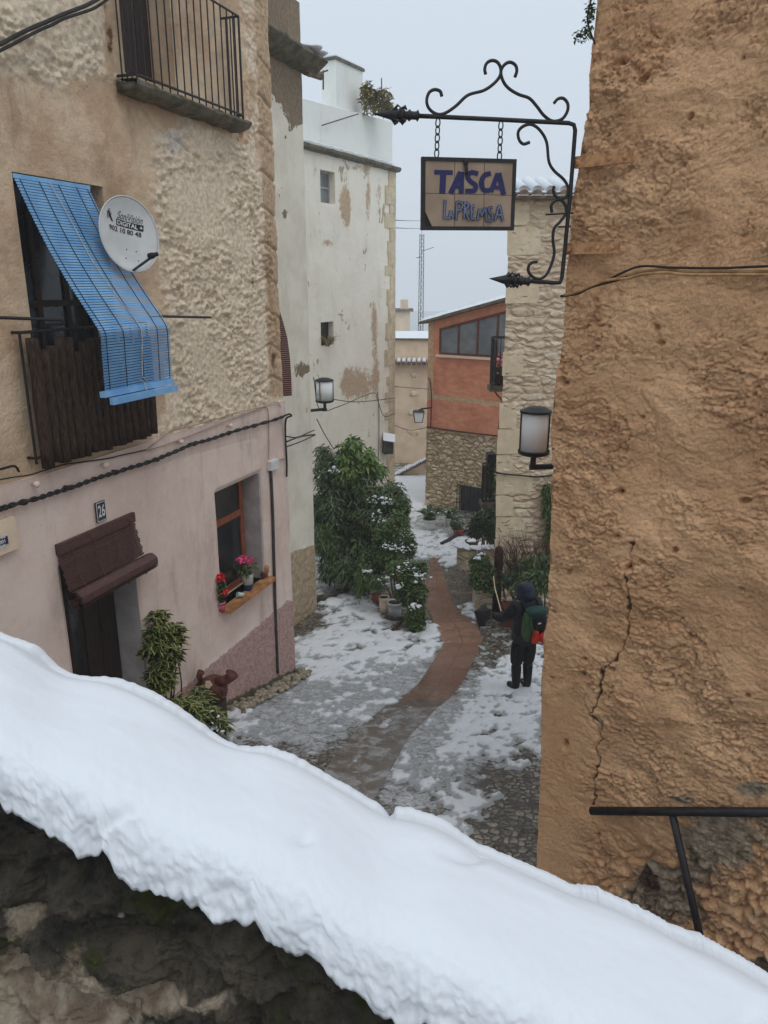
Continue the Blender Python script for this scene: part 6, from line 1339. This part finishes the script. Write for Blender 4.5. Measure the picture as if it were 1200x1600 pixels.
for sg_, k in ((-1, 0), (1, .03)):
    V = [q_(sg_*.06,0,.86), q_(sg_*.095,.0,.66), q_(sg_*.095,.02,.50), q_(sg_*.095,.02,.40)]; skin('trouser_leg', V, [(0,1),(1,2),(2,3)], [.125, .115, .10, .085], tr, pe)
    V = [q_(sg_*.095,.02,.44), q_(sg_*.095,.01,.28), q_(sg_*.095,0,.10), q_(sg_*.10,.02,.045), q_(sg_*.11,.14,.045), q_(sg_*.115,.20,.04)]
    skin('boot', V, [(0,1),(1,2),(2,3),(3,4),(4,5)], [.085, .075, .062, .065, .052, .04], simple('black_boot', C(20,20,22), C(14,14,15), 12, .55, .4, 40, .004), pe)
gl_ = simple('dark_glove', C(30,30,34), C(22,22,25), 12, .8, .3, 40, .003)
for (hc, dr, nm, kk) in ((hand, (FW*.6-RT*.75).normalized(), 'glove', 1), (q_(.20,.20,.98), (FW-UP*.3).normalized(), 'glove', -1)):
    V = [hc-dr*.05, hc+dr*.05]; Ed_ = [(0, 1)]; Rr = [.042, (.040, .030)]
    for j in range(4):
        off = UP*(.024-.016*j); n0 = len(V); ln = (.03, .034, .031, .024)[j]; V += [hc+dr*.085+off, hc+dr*(.085+ln)+off*1.1-RT*.008, hc+dr*(.085+ln*1.1)+off*1.1+FW*.02-RT*.02*kk]; Ed_ += [(1, n0), (n0, n0+1), (n0+1, n0+2)]; Rr += [.010, .009, .008]
    n0 = len(V); V += [hc+dr*.02+UP*.03, hc+dr*.06+UP*.045+FW*.02]; Ed_ += [(0, n0), (n0, n0+1)]; Rr += [.012, .009]
    skin(nm, V, Ed_, Rr, gl_, pe, 1)
# backpack
bp = empty('backpack', q_(.07, -.22, 1.15), 'black, green and red backpack worn by the person in the hood', 'backpack')
def bpk(c, sx, sy, sz, mat, name, seed, sm=True):
    m = MB(); n = 14
    b = 0
    for i in range(n+1):
        th = PI*i/n
        for k in range(2*n):
            a = PI*k/n; x, y, z = math.sin(th)*math.cos(a), math.sin(th)*math.sin(a), math.cos(th)
            p = 3.2; nn = (abs(x)**p+abs(y)**p+abs(z)**p)**(-1/p); v = RT*(x*nn*sx)+FW*(y*nn*sy)+UP*(z*nn*sz); w_ = 1+.04*math.sin(5*a+seed)*math.sin(4*th)
            m.v.append(tuple(Vector(c)+v*w_))
    for i in range(n):
        for k in range(2*n): k2 = (k+1) % (2*n); m.f.append((i*2*n+k, i*2*n+k2, (i+1)*2*n+k2, (i+1)*2*n+k))
    return m.build(name, mat, bp, sm)
B0 = q_(.0, -.25, 1.15); bm2 = simple('black_nylon', C(26,28,32), C(18,20,22), 14, .6, .5, 30, .008); gn = simple('green_nylon', C(58,96,52), C(44,78,44), 14, .6, .5, 30, .008); rdm = simple('red_nylon', C(214,52,36), C(186,36,30), 14, .6, .5, 30, .008); te = simple('teal_nylon', C(26,70,62), C(20,54,50), 14, .6, .5, 30, .008)
bpk(B0, .165, .10, .25, bm2, 'main_bag', 1); bpk(B0+UP*.21-FW*.02, .15, .10, .07, te, 'top_lid', 2)
bpk(B0-RT*.135-FW*.015, .045, .09, .21, gn, 'side_panel', 3); bpk(B0-RT*.04-FW*.09-UP*.13, .055, .045, .10, rdm, 'front_pocket', 4); bpk(B0+RT*.09-FW*.09-UP*.155, .065, .05, .075, rdm, 'front_pocket', 5); bpk(B0+RT*.03-FW*.09+UP*.06, .09, .03, .12, bm2, 'front_panel', 6)
MB().tube(crom([B0-RT*.14-FW*.10+UP*.19, B0-RT*.12-FW*.13+UP*.05, B0-RT*.06-FW*.13-UP*.1], 5), .010, 6).build('strap', gn, bp); MB().tube(crom([q_(-.10,-.14,1.36), q_(-.11,-.06,1.46), q_(-.12,.10,1.42)], 5), .02, 6).tube(crom([q_(.14,-.14,1.36), q_(.12,-.06,1.46), q_(.12,.10,1.42)], 5), .02, 6).build('shoulder_straps', bm2, bp)
MB().box(B0-FW*.125+UP*.08, .05, .004, .02, math.atan2(RT.y, RT.x)).build('tag', M['whitep'], bp)
# umbrella, black, half closed, point to the left
Yu = hand.y; tip = pt(742, 956, Yu-.1); hd = Vector(hand)+FW*.05-RT*.05; um = empty('umbrella', hd, 'black half closed umbrella held out to the left by the person', 'umbrella')
ax = (hd-tip); Lu = ax.length; u1 = ax.normalized(); w1_ = u1.cross(UP).normalized(); w2_ = u1.cross(w1_)
if w2_.z > 0: w2_ = -w2_
m = MB(); nseg = 16; rows = 7
for i in range(rows+1):
    f = i/rows
    for k in range(nseg*2):
        a = PI*k/nseg; fl = 1-.22*abs(math.sin(a*4))*f; rr_ = .02+.17*f**1.2*fl
        m.v.append(tuple(tip+u1*(Lu*.95*f*(1-.12*(abs(math.sin(a*4)))*f))+w1_*math.cos(a)*rr_*.7+w2_*(math.sin(a)*rr_+.05*f)))
for i in range(rows):
    for k in range(nseg*2): k2 = (k+1) % (nseg*2); m.f.append((i*32+k, i*32+k2, (i+1)*32+k2, (i+1)*32+k))
m.build('canopy', M['black'], um, True); MB().tube([tip-u1*.05, tip, hd, hd+u1*.16], [.004, .007, .007, .013], 6).build('shaft', M['black'], um)
m = MB()
for k in range(8): a = PI/8+k*PI/4; m.tube([tip, tip+u1*Lu*.97+w1_*math.cos(a)*.125+w2_*(math.sin(a)*.18+.05)], .004, 4)
m.build('ribs', M['pipe'], um)
# ---------------------------------------------------------------- haze
m = MB().box((0, 95, 2), 420, 340, 26)
hz = m.build('haze', None or bpy.data.materials.new('haze'), None); hm = hz.data.materials[0]; hm.use_nodes = True; ht = hm.node_tree; ht.nodes.remove(ht.nodes['Principled BSDF'])
pv_ = ht.nodes.new('ShaderNodeVolumePrincipled'); pv_.inputs['Color'].default_value = (.96, .98, 1, 1); pv_.inputs['Density'].default_value = .0024; pv_.inputs['Anisotropy'].default_value = .2
ht.links.new(pv_.outputs[0], ht.nodes['Material Output'].inputs['Volume']); hz['kind'] = 'stuff'; hz['label'] = 'pale winter haze filling the air'
